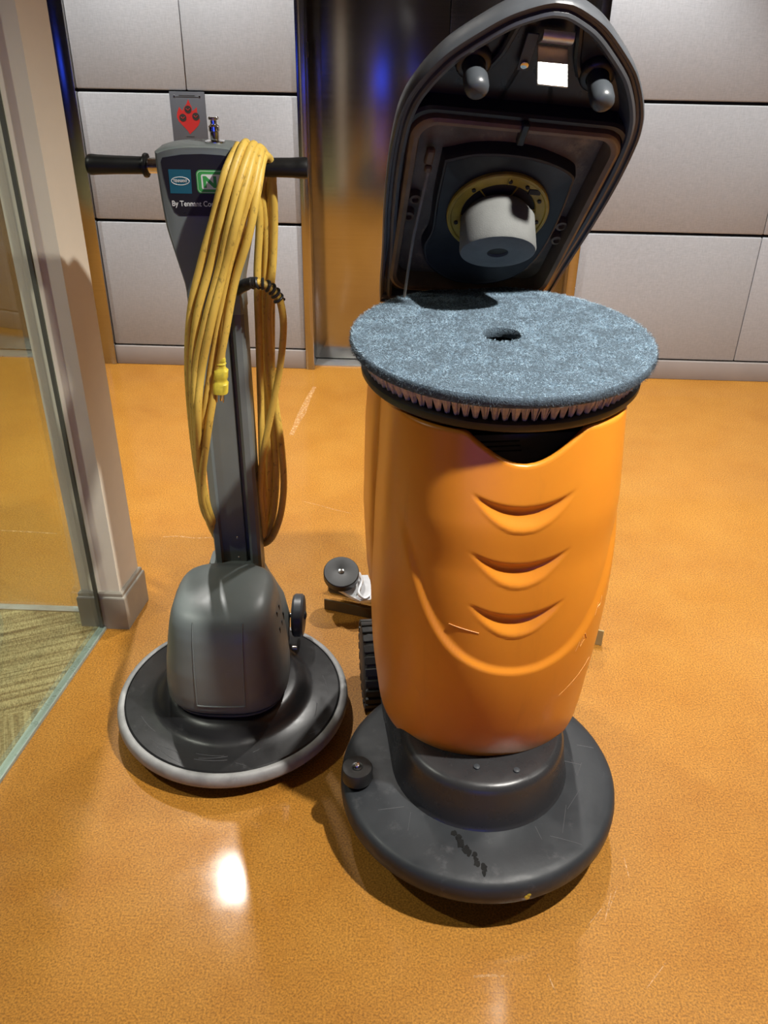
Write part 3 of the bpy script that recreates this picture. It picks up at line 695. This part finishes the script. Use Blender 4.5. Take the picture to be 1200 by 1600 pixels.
# ------------------------------------------------------------------ rotary brush lying on the open tank, pad on top
BX, BY = 0.196, 1.457
B = empty('rotary_brush', (BX, BY, 0.9105), 0, 'round scrub brush with tan bristle tufts lying across the open orange tank', 'brush')
MB().revolve([(0.03, 0.0), (0.226, 0.0), (0.236, 0.003), (0.240, 0.009), (0.240, 0.017), (0.236, 0.020), (0.03, 0.020)], 96).build('brush_block', M['black'], B)
def tuft_mesh(seed):
    r = random.Random(seed); mb = MB()
    for k in range(34):
        a = r.uniform(0, 2*PI); q = math.sqrt(r.random()); bx_, by_ = 0.0032*q*math.cos(a), 0.0032*q*math.sin(a)
        tx, ty = 0.0088*q*math.cos(a)+r.uniform(-.0012, .0012), 0.0066*q*math.sin(a)+0.004+r.uniform(-.001, .001)
        z1 = 0.0325+r.uniform(-0.002, 0.0); ww = 0.00075
        V = [(bx_-ww, by_, 0), (bx_+ww, by_, 0), (bx_, by_+ww*1.4, 0), (tx-ww, ty, z1), (tx+ww, ty, z1), (tx, ty+ww*1.4, z1)]
        mb.add(V, [(0, 1, 4, 3), (1, 2, 5, 4), (2, 0, 3, 5), (3, 4, 5)])
    return mb
protos = []
NT = 96
for k in range(NT):
    a = 2*PI*k/NT
    Mx = Matrix.Rotation(a-PI/2, 4, 'Z') @ Matrix.Translation((0, 0.228, 0.0185)) @ Matrix.Rotation(math.radians(-8), 4, 'X')
    if k < 4:
        o = tuft_mesh(k).build('bristle_tuft', M['bristle'], B, smooth=False); o.matrix_local = Mx; protos.append(o)
    else: part_copy(protos[k % 4], B, M=Mx)
inner = MB()
for rad, cnt in ((0.200, 80), (0.175, 70)):
    for k in range(cnt):
        a = 2*PI*k/cnt; inner.revolve([(0.0035, 0.0185), (0.007, 0.0500)], 6, (rad*math.cos(a), rad*math.sin(a), 0))
inner.build('inner_bristles', M['bristle'], B, kind='stuff')

P_ = empty('scrub_pad', (BX, BY, 0.9620), 0, 'round blue-grey fibre scrubbing pad with a centre hole lying on the bristle brush', 'pad')
PR = 0.2580; PT = 0.019; HR = 0.0335
pm = MB(); rings_ = []; sg_ = 180
prof = [(HR+0.002, 0.0), (HR, 0.006), (HR, PT-0.003), (HR+0.003, PT)] + [(HR+0.003+(PR-0.008-HR)*t/26, PT) for t in range(1, 27)] + [(PR-0.001, PT-0.003), (PR, PT-0.007), (PR, 0.004), (PR-0.003, 0.0)]
for r, z in prof:
    ring = []
    for k in range(sg_):
        a = 2*PI*k/sg_; x, y = r*math.cos(a), r*math.sin(a)
        nz = noise.noise(Vector((x*30, y*30, 0)))*0.0012 + noise.noise(Vector((x*140, y*140, 3)))*0.0007
        rr2 = r + (noise.noise(Vector((x*40, y*40, 7)))*0.0022 if r > PR-0.002 else 0) + (noise.noise(Vector((x*60, y*60, 9)))*0.0015 if r < HR+0.004 else 0)
        ring.append((rr2*math.cos(a), rr2*math.sin(a), z + (nz if z > PT-0.004 else 0)))
    rings_.append(ring)
rings_.append(rings_[0])
pm.rings(rings_, False, False).build('pad_body', M['pad'], P_, angle=80)
fb = MB(); rnd = random.Random(3)
V = []; Fc = []
def fibre(p, d, L, wd):
    side = Vector((rnd.gauss(0, 1), rnd.gauss(0, 1), rnd.gauss(0, 0.4))).cross(d).normalized()*wd
    q = p+d*L*0.5+Vector((rnd.gauss(0, 1), rnd.gauss(0, 1), 0))*L*0.12; e = p+d*L+Vector((rnd.gauss(0, 1), rnd.gauss(0, 1), rnd.gauss(0, 0.4)))*L*0.25
    n = len(V); V.extend([tuple(p-side), tuple(p+side), tuple(q+side), tuple(q-side), tuple(e)]); Fc.extend([(n, n+1, n+2, n+3), (n+3, n+2, n+4)])
for k in range(76000):
    r = math.sqrt(rnd.uniform((HR-0.001)**2, (PR-0.001)**2)); a = rnd.uniform(0, 2*PI)
    tilt = rnd.uniform(0, 2*PI); el = rnd.uniform(-0.05, 0.75)
    d = Vector((math.cos(tilt)*math.cos(el), math.sin(tilt)*math.cos(el), math.sin(el)))
    fibre(Vector((r*math.cos(a), r*math.sin(a), PT-0.0004)), d, rnd.uniform(0.002, 0.0055), rnd.uniform(0.00012, 0.00022))
MB().add(V, Fc).build('pad_fibres', M['fibre'], P_, smooth=False, kind='stuff')
V = []; Fc = []
for k in range(9000):
    a = rnd.uniform(0, 2*PI); z = rnd.uniform(0.001, PT-0.001)
    d = Vector((math.cos(a), math.sin(a), 0))*rnd.uniform(0.3, 1) + Vector((rnd.gauss(0, 0.6), rnd.gauss(0, 0.6), rnd.gauss(0, 0.5)))
    fibre(Vector((PR*math.cos(a)*0.998, PR*math.sin(a)*0.998, z)), d.normalized(), rnd.uniform(0.002, 0.006), rnd.uniform(0.0001, 0.00018))
MB().add(V, Fc).build('edge_fibres', M['pad_edge'], P_, smooth=False, kind='stuff')

# ------------------------------------------------------------------ grey rotary floor machine
FM = empty('floor_machine', (-0.343, 1.547, 0), 0, 'upright grey single-disc floor machine with black handle grips and round black apron', 'floor machine')
MB().revolve([(0.02, 0.0), (0.215, 0.0), (0.225, 0.006), (0.225, 0.034), (0.02, 0.034)], 64).build('pad_driver', M['black'], FM)
MB().revolve([(0.240, 0.034), (0.257, 0.033), (0.263, 0.037), (0.2652, 0.044), (0.2645, 0.056), (0.261, 0.063), (0.256, 0.0665), (0.250, 0.067), (0.2475, 0.065)], 128, cap0=False, cap1=False).build('bumper_ring', M['bumper'], FM, angle=60)
MB().revolve([(0.02, 0.030), (0.246, 0.031), (0.247, 0.063), (0.243, 0.0665), (0.210, 0.070), (0.186, 0.073), (0.176, 0.077), (0.168, 0.086), (0.158, 0.097), (0.150, 0.103), (0.143, 0.106), (0.120, 0.109), (0.02, 0.110)], 128).build('apron', M['apron'], FM, angle=30)
# motor housing
HS = [  # z, half width, front, back, exponent
    (0.108, 0.124, -0.128, 0.100, 2.7), (0.116, 0.126, -0.131, 0.100, 2.7), (0.117, 0.121, -0.126, 0.096, 2.7), (0.125, 0.121, -0.126, 0.096, 2.7), (0.126, 0.130, -0.136, 0.102, 2.8), (0.134, 0.134, -0.140, 0.105, 2.8),
    (0.165, 0.134, -0.139, 0.108, 2.9), (0.22, 0.129, -0.132, 0.108, 3.0), (0.27, 0.122, -0.122, 0.107, 3.0), (0.305, 0.116, -0.112, 0.106, 3.2), (0.325, 0.112, -0.103, 0.105, 3.3),
    (0.340, 0.107, -0.092, 0.104, 3.4), (0.350, 0.101, -0.078, 0.103, 3.5), (0.357, 0.093, -0.060, 0.100, 3.5), (0.362, 0.080, -0.036, 0.094, 3.4), (0.365, 0.062, -0.010, 0.086, 3.2), (0.366, 0.035, 0.010, 0.070, 3.0)]
def hplan(z, seg=112, infl=0.0):
    a = lerp([(h[0], h[1]) for h in HS], z); f = lerp([(h[0], h[2]) for h in HS], z); b = lerp([(h[0], h[3]) for h in HS], z); n = lerp([(h[0], h[4]) for h in HS], z)
    return [(x, y, z) for x, y in superell(a+infl, (b-f)/2+infl, n, seg, 0, (b+f)/2)]
zs = [h[0] for h in HS[:6]]+[0.134+(0.366-0.134)*k/40 for k in range(1, 41)]
hb = MB().rings([hplan(z) for z in zs]).build('motor_housing', M['housing'], FM, angle=45)
# moulded front panel seam
def surf(x, z, out=0.0):
    P = hplan(z, 240); best = min((p for p in P if p[1] < (0.0 if z < 0.36 else 0.1)), key=lambda p: abs(p[0]-x)+max(0, p[1])*0.2)
    return Vector((x, best[1]-out, z))
def seam(pts):
    MB().tube([surf(x, z, 0.0004) for x, z in pts], 0.0014, 6).build('panel_seam', M['housing'], hb)
seam([(-0.052, 0.150+0.19*k/16) for k in range(17)]); seam([(0.052, 0.150+0.19*k/16) for k in range(17)])
MB().tube([surf(-0.052+0.104*k/12, 0.150, 0.0004) for k in range(13)], 0.0018, 6).build('panel_seam', M['housing'], hb)
# side vents
for k, (y, z) in enumerate(((-0.02, 0.305), (0.01, 0.30), (-0.03, 0.27), (0.0, 0.265), (0.03, 0.265))):
    a = lerp([(h[0], h[1]) for h in HS], z)
    MB().box((a*0.985, y, z), (0.004, 0.004, 0.022), 0, M=Matrix.Identity(4)).build('vent_slot', M['black'], hb, smooth=False)
# yoke and transport wheels
MB().rings([[(x, y, z) for x, y in superell(a, d, 5, 40, 0, cy)] for z, a, d, cy in ((0.09, 0.116, 0.055, 0.135), (0.16, 0.120, 0.062, 0.135), (0.22, 0.108, 0.060, 0.138), (0.29, 0.072, 0.045, 0.150), (0.335, 0.056, 0.034, 0.158))]).build('yoke', M['housing'], FM, angle=50)
for sx in (-1, 1):
    tw = MB().revolve([(0.006, -0.015), (0.040, -0.015), (0.049, -0.013), (0.053, -0.008), (0.053, 0.008), (0.049, 0.013), (0.040, 0.015), (0.006, 0.015)], 40, M=Matrix.Translation((sx*0.138, 0.178, 0.150)) @ Matrix.Rotation(PI/2, 4, 'Y')).build('transport_wheel', M['knob'], FM)
    MB().revolve([(0.010, 0.014), (0.010, 0.018), (0.004, 0.020)], 16, M=Matrix.Translation((sx*0.138, 0.178, 0.150)) @ Matrix.Rotation(sx*PI/2, 4, 'Y')).build('axle_cap', M['black'], tw)
MB().tube([(-0.15, 0.178, 0.15), (0.15, 0.178, 0.15)], 0.006, 12).build('axle', M['chrome'], FM)
MB().tube([(0.128, 0.10, 0.112), (0.140, 0.10, 0.112)], 0.006, 10).build('axle_bolt', M['chrome'], FM)
# pole: channel section
PY = 0.160; PX = 0.011
poly = [(-0.053, -0.020), (-0.050, -0.026), (-0.038, -0.027), (-0.034, -0.018), (0.018, -0.018), (0.020, -0.008), (0.026, -0.008), (0.028, -0.024), (0.034, -0.029), (0.046, -0.028), (0.052, -0.022), (0.053, 0.022), (-0.053, 0.022)]
MB().rings([[(x+PX, y+PY, z) for x, y in poly] for z in (0.30, 0.60, 0.975)]).build('pole', M['housing'], FM, angle=25)
for z in (0.345, 0.40): MB().revolve([(0.003, 0.0), (0.002, 0.0015)], 10, M=Matrix.Translation((PX, PY-0.018, z)) @ Matrix.Rotation(PI/2, 4, 'X')).build('rivet', M['chrome'], FM)
# control head
HW = [(0.93, 0.053), (0.970, 0.053), (0.99, 0.0545), (1.01, 0.059), (1.085, 0.0755), (1.105, 0.0785), (1.15, 0.0815), (1.20, 0.0835), (1.226, 0.0838)]
hp = [(smooth_lerp(HW, 0.93+0.296*k/20), 0.93+0.296*k/20) for k in range(21)]
top = []
for k in range(1, 20):
    t = k/20; x = 0.0838*(1-2*t); top.append((x, 1.226 + 0.011*(1-abs(2*t-1)**3.0)))
hout = hp + top + [(-x, z) for x, z in hp[::-1]]
def hring(sc, y):
    return [(PX+x*sc[0], y, 1.09+(z-1.09)*sc[1]) for x, z in hout]
head = MB().rings([hring((0.93, 0.985), PY-0.040), hring((0.975, 0.995), PY-0.037), hring((1.0, 1.0), PY-0.031), hring((1.0, 1.0), PY+0.031), hring((0.96, 0.99), PY+0.038)]).build('control_head', M['housing'], FM, angle=40)
# sticker with its print
yf = PY-0.0402
sp = [(-0.057, 1.124), (-0.0655, 1.150), (-0.0705, 1.185), (-0.0725, 1.210), (-0.069, 1.2175), (-0.035, 1.223), (0.0, 1.2245), (0.035, 1.223), (0.069, 1.2175), (0.0725, 1.210), (0.0705, 1.185), (0.0655, 1.150), (0.057, 1.124), (0.049, 1.118), (-0.049, 1.118)]
stk = MB().prism([(x+PX, z) for x, z in sp], yf, yf-0.0008, 'y').build('label_sticker', M['sticker'], head, smooth=False)
MB().prism([(-0.0500, 1.157), (-0.0115, 1.157), (-0.0100, 1.198), (-0.0497, 1.198)], yf-0.0006, yf-0.0014, 'y').build('teal_square', M['teal'], head, smooth=False)
oc = (-0.0302, 1.1785)
MB().tube([(oc[0]+0.0160*math.cos(2*PI*k/40), yf-0.0015, oc[1]+0.0068*math.sin(2*PI*k/40)) for k in range(41)], 0.0006, 6).build('oval_outline', M['white_print'], head)
def text(body, size, loc, mat, name, parent, align='CENTER', sx=1.0, bold=0.0):
    cu = bpy.data.curves.new(name, 'FONT'); cu.body = body; cu.size = size; cu.align_x = align; cu.align_y = 'CENTER'; cu.extrude = 0.0002; cu.offset = bold
    to = bpy.data.objects.new(name, cu); COL.objects.link(to)
    bpy.context.view_layer.update()
    me = bpy.data.meshes.new_from_object(to.evaluated_get(bpy.context.evaluated_depsgraph_get()))
    bpy.data.objects.remove(to)
    me.materials.clear(); me.materials.append(mat)
    o = bpy.data.objects.new(name, me); COL.objects.link(o); o.parent = parent
    o.location = loc; o.rotation_euler = (PI/2, 0, 0); o.scale = (sx, 1, 1); return o
text('TENNANT', 0.0068, (oc[0], yf-0.0018, oc[1]), M['white_print'], 'lettering', head, sx=0.80, bold=0.0001)
text('By Tennant Company', 0.0135, (-0.0498, yf-0.0012, 1.139), M['white_print'], 'lettering', head, 'LEFT', 0.86, bold=0.00012)
def rq(u0, u1, v0, v1, r): return rrect(u0, u1, v0, v1, r, 6, 0)
MB().prism(rq(-0.0012, 0.070, 1.1575, 1.198, 0.008), yf-0.0006, yf-0.0012, 'y').build('green_badge', M['green_print'], head, smooth=False)
MB().prism(rq(0.0005, 0.0683, 1.1592, 1.1963, 0.007), yf-0.0009, yf-0.0014, 'y').build('badge_line', M['white_print'], head, smooth=False)
MB().prism(rq(0.0012, 0.0676, 1.1600, 1.1955, 0.0066), yf-0.0012, yf-0.0016, 'y').build('badge_field', M['green_print'], head, smooth=False)
MB().prism(rq(0.0075, 0.0613, 1.1650, 1.1905, 0.003), yf-0.0014, yf-0.0018, 'y').build('badge_panel', M['white_print'], head, smooth=False)
# bold N on the badge
MB().prism([(0.0107, 1.1676), (0.0162, 1.1676), (0.0162, 1.1800), (0.0290, 1.1676), (0.0345, 1.1676), (0.0345, 1.1878), (0.0290, 1.1878), (0.0290, 1.1754), (0.0162, 1.1878), (0.0107, 1.1878)], yf-0.0016, yf-0.0021, 'y').build('lettering', M['green_print'], head, smooth=False)
MB().revolve([(0.005, 0), (0.004, 0.0012), (0.001, 0.002)], 16, M=Matrix.Translation((-0.035, PY-0.037, 1.085)) @ Matrix.Rotation(PI/2, 4, 'X')).build('head_screw', M['housing'], head)
# handle bar with grips
ZH = 1.196
hbz = MB().tube([(-0.12, PY, ZH), (0.12, PY, ZH)], 0.0135, 24).build('handle_bar', M['chrome'], FM)
XA = Matrix.Translation((0, PY, ZH)) @ Matrix.Rotation(PI/2, 4, 'Y')
MB().revolve([(0.010, -0.205), (0.0155, -0.2045), (0.0178, -0.201), (0.0182, -0.196), (0.0172, -0.185), (0.0160, -0.15), (0.0152, -0.108), (0.0158, -0.104), (0.0205, -0.102), (0.0215, -0.0985), (0.0205, -0.095), (0.0165, -0.094), (0.012, -0.094)], 32, M=XA).build('hand_grip', M['grip'], FM)
MB().revolve([(0.012, 0.088), (0.0165, 0.089), (0.0170, 0.10), (0.0165, 0.12), (0.0172, 0.165), (0.0182, 0.178), (0.0186, 0.190), (0.0178, 0.1945), (0.010, 0.1955)], 32, M=XA).build('hand_grip', M['grip'], FM)
# release knob on top
MB().revolve([(0.018, 1.2355), (0.018, 1.2395), (0.0075, 1.2405), (0.0080, 1.255), (0.0095, 1.257), (0.0095, 1.264), (0.0070, 1.266), (0.0058, 1.268), (0.0058, 1.274), (0.0090, 1.2755), (0.0092, 1.2785), (0.0075, 1.280)], 20, (0.030, PY, 0)).build('release_knob', M['chrome'], FM, angle=25)

# ------------------------------------------------------------------ yellow power cord looped over the handle
CD = empty('power_cord', (-0.30, 1.66, 0.45), 0, 'dirty yellow power cord hung in long loops over the floor machine handle', 'cord')
co = Vector(CD.location)
HYf, HYb = 1.622, 1.755
# each loop: px at fixed image heights for the front/left run and for the back/right run
loops = [
 # crest(px,py), left run [(px,py)...], bottom left, bottom right, right run upward
 ((373, 226), [(352, 270), (334, 340), (316, 405), (299, 480), (294, 560), (298, 640), (308, 730), (322, 800)], (346, 843), (404, 842), [(414, 812), (410, 740), (408, 650), (405, 540), (402, 430), (405, 330)], 0.000),
 ((384, 223), [(364, 270), (347, 340), (330, 410), (309, 490), (301, 570), (303, 650), (311, 740), (328, 815)], (352, 852), (408, 848), [(425, 815), (432, 740), (427, 660), (417, 560), (415, 450), (415, 340)], 0.011),
 ((396, 226), [(377, 275), (360, 345), (343, 420), (322, 500), (306, 580), (307, 660), (314, 740), (330, 808)], (354, 846), (406, 838), [(419, 800), (424, 730), (420, 650), (412, 550), (408, 440), (410, 335)], 0.019),
 ((408, 236), [(396, 290), (377, 350), (357, 425), (341, 510), (328, 590), (317, 670), (312, 745), (322, 805)], (356, 840), (410, 850), [(432, 825), (443, 770), (440, 700), (428, 610), (420, 500), (427, 400), (428, 320)], 0.004),
 ((403, 231), [(386, 282), (369, 348), (351, 420), (331, 500), (314, 585), (309, 660), (312, 742), (326, 806)], (350, 848), (402, 846), [(411, 818), (414, 745), (415, 655), (421, 550), (411, 440), (418, 338)], 0.024),
 ((412, 246), [(402, 300), (388, 370), (367, 440), (352, 520), (337, 600), (324, 680), (316, 755), (325, 805)], (360, 835), (404, 836), [(416, 790), (420, 720), (424, 640), (424, 540), (424, 450), (422, 345)], 0.013)]
path = []
for k, (cr, lf, bl, br, rg_, dz) in enumerate(loops):
    path.append(at(cr[0], cr[1], 1.672))
    for j, (x, y) in enumerate(lf):
        yy = HYf - 0.012*math.sin(PI*j/len(lf)) - dz*(1 if j % 2 else 0.6)
        if j == 0: yy = 1.626 - dz*0.3
        if j >= 6: yy = 1.645+0.03*(j-6)
        path.append(at(x, y, yy))
    path.append(at(bl[0], bl[1], 1.735+dz)); path.append(at(br[0], br[1], 1.745+dz))
    for j, (x, y) in enumerate(rg_): path.append(at(x, y, 1.730+dz*1.5 if j < len(rg_)-1 else 1.722+dz))
    path.append(at(cr[0]+14, 262, 1.712+dz*0.5) if k < 4 else at(424, 262, 1.712))
path.append(at(385, 232, 1.66))
cpts = [p-co for p in catmull(path, 7)]
MB().tube(cpts, 0.0078, 10).build('cord_loops', M['yellow'], CD, angle=80)
# free end with the plug
fe = [at(390, 236, 1.655), at(384, 300, 1.632), at(372, 400, 1.622), at(357, 470, 1.608), at(349, 520, 1.600), at(346, 560, 1.600)]
MB().tube([p-co for p in catmull(fe, 8)], 0.0072, 10).build('cord_end', M['yellow'], CD, angle=80)
pt, pb = at(346, 558, 1.600)-co, at(345, 614, 1.602)-co
ax = (pb-pt).normalized(); sxv = Vector((1, 0, 0)); syv = ax.cross(sxv).normalized()
PMx = Matrix((sxv, syv, ax)).transposed().to_4x4(); PMx.translation = pt; PL = (pb-pt).length
plug = MB().rings([[(x, y, z*PL) for x, y in superell(a, b, 3, 32)] for z, a, b in ((0.0, 0.007, 0.007), (0.10, 0.0085, 0.008), (0.13, 0.007, 0.007), (0.18, 0.0095, 0.0085), (0.21, 0.0075, 0.0075), (0.30, 0.009, 0.008), (0.36, 0.0135, 0.011), (0.55, 0.0135, 0.011), (0.62, 0.0115, 0.010), (0.68, 0.0125, 0.0105), (0.72, 0.0145, 0.013), (0.98, 0.0140, 0.013), (1.0, 0.012, 0.011))], M=PMx).build('plug', M['plug'], CD, angle=40)
for x in (-0.006, 0.006): MB().box((x, 0.003, PL+0.009), (0.0016, 0.006, 0.018), 0, M=PMx).build('plug_blade', M['chrome'], plug, smooth=False)
MB().tube([PMx @ Vector((0, -0.005, PL)), PMx @ Vector((0, -0.005, PL+0.019))], 0.0024, 8).build('ground_pin', M['chrome'], plug)
# lead from the machine with coiled strain relief
ld_ = [at(370, 452, 1.665), at(392, 442, 1.645), at(412, 444, 1.640), at(428, 455, 1.645), at(438, 472, 1.65), at(443, 510, 1.665), at(438, 570, 1.68), at(425, 640, 1.69), at(411, 710, 1.70), at(406, 770, 1.71), at(411, 825, 1.725), at(404, 845, 1.74)]
lp = catmull(ld_, 8)
MB().tube([p-co for p in lp], 0.0072, 10).build('cord_lead', M['yellow'], CD, angle=80)
sr = catmull(ld_[:5], 14)
MB().tube([p-co for p in sr[:20]], [0.0125]*3+[0.0115]*8+[0.0105]*9, 14).build('strain_relief', M['black'], CD)
coil = []; fine = catmull(ld_[1:5], 40); nturn = 7
for i, p in enumerate(fine):
    t = (fine[min(i+1, len(fine)-1)]-fine[max(i-1, 0)]).normalized(); n1 = t.cross(Vector((0, 1, 0))).normalized(); n2 = t.cross(n1)
    a = 2*PI*nturn*i/len(fine); coil.append(p+(n1*math.cos(a)+n2*math.sin(a))*0.0088-co)
MB().tube(coil, 0.0029, 8).build('relief_coil', M['black'], CD)

# stains on scrubber deck
def deck_z(r): return 0.0303+lerp([(0.02, 0.103), (0.16, 0.101), (0.225, 0.098), (0.252, 0.095), (0.263, 0.0925), (0.271, 0.0885)], r)
rs = random.Random(11)
M['stain'] = pmat('deck_stain', (0.005, 0.005, 0.005), 0.6, spec=0.2, var=0.2)
for k in range(15):
    t = k/14; x = -0.093+0.045*t+rs.uniform(-0.006, 0.006); y = -0.305-0.088*t+rs.uniform(-0.003, 0.003)
    r0 = math.hypot(x-dc[0], y-dc[1]); th = math.atan2(y-dc[1], x-dc[0]); n_ = 11; sz = rs.uniform(0.004, 0.009)*(1.0 if 0.2 < t < 0.75 else 0.7)
    ring = []
    for j in range(n_):
        q = sz*rs.uniform(0.6, 1.25); px_, py_ = x+q*math.cos(2*PI*j/n_), y+1.3*q*math.sin(2*PI*j/n_)
        ring.append((px_, py_, deck_z(math.hypot(px_-dc[0], py_-dc[1]))))
    MB().rings([ring, [(p[0], p[1], p[2]+0.0003) for p in ring]]).build('dark_stain', M['stain'], deck, smooth=False)
for dx, dzz in ((0.0, 0.0), (0.006, 0.003), (0.003, -0.004)):
    th = -PI/2+0.14+dx*2.5; rr3 = 0.2778
    MB().revolve([(0.0048, 0.0), (0.003, 0.0008)], 9, M=Matrix.Translation((dc[0]+rr3*math.cos(th), dc[1]+rr3*math.sin(th), 0.090+dzz)) @ Matrix.Rotation(th+PI/2, 4, 'Z') @ Matrix.Rotation(PI/2, 4, 'X')).build('paint_fleck', M['plug'], deck)

# fine scratches on the deck and on the apron of the floor machine
M['scratch_grey'] = pmat('scratch_grey', (0.085, 0.085, 0.09), 0.5, var=0.1)
rs = random.Random(5)
for k in range(10):
    a0 = rs.uniform(-2.9, 0.2); r0 = rs.uniform(0.19, 0.245); L_ = rs.uniform(0.02, 0.07); dr = rs.uniform(0, 2*PI)
    x0, y0 = dc[0]+r0*math.cos(a0), dc[1]+r0*math.sin(a0); P = []
    for t in range(7):
        x, y = x0+L_*(t/6-0.5)*math.cos(dr), y0+L_*(t/6-0.5)*math.sin(dr); rr_c = math.hypot(x-dc[0], y-dc[1])
        if 0.175 < rr_c < 0.262: P.append((x, y, deck_z(rr_c)-0.0003))
    if len(P) > 2: MB().tube(P, rs.uniform(0.00035, 0.0007), 5).build('scratch', M['scratch_grey'], deck)
ap = [o for o in FM.children if o.name.startswith('apron')][0]
for k in range(14):
    a0 = rs.uniform(-2.8, 0.1); r0 = rs.uniform(0.19, 0.238); da = rs.uniform(0.08, 0.35); dr = rs.uniform(-0.012, 0.012); P = []
    for t in range(9):
        a = a0+da*t/8; r = min(0.24, r0+dr*t/8); z = lerp([(0.176, 0.077), (0.186, 0.073), (0.210, 0.070), (0.243, 0.0665)], r)
        P.append((r*math.cos(a), r*math.sin(a), z))
    MB().tube(P, rs.uniform(0.0003, 0.0006), 5).build('scratch', M['scratch_grey'], ap)
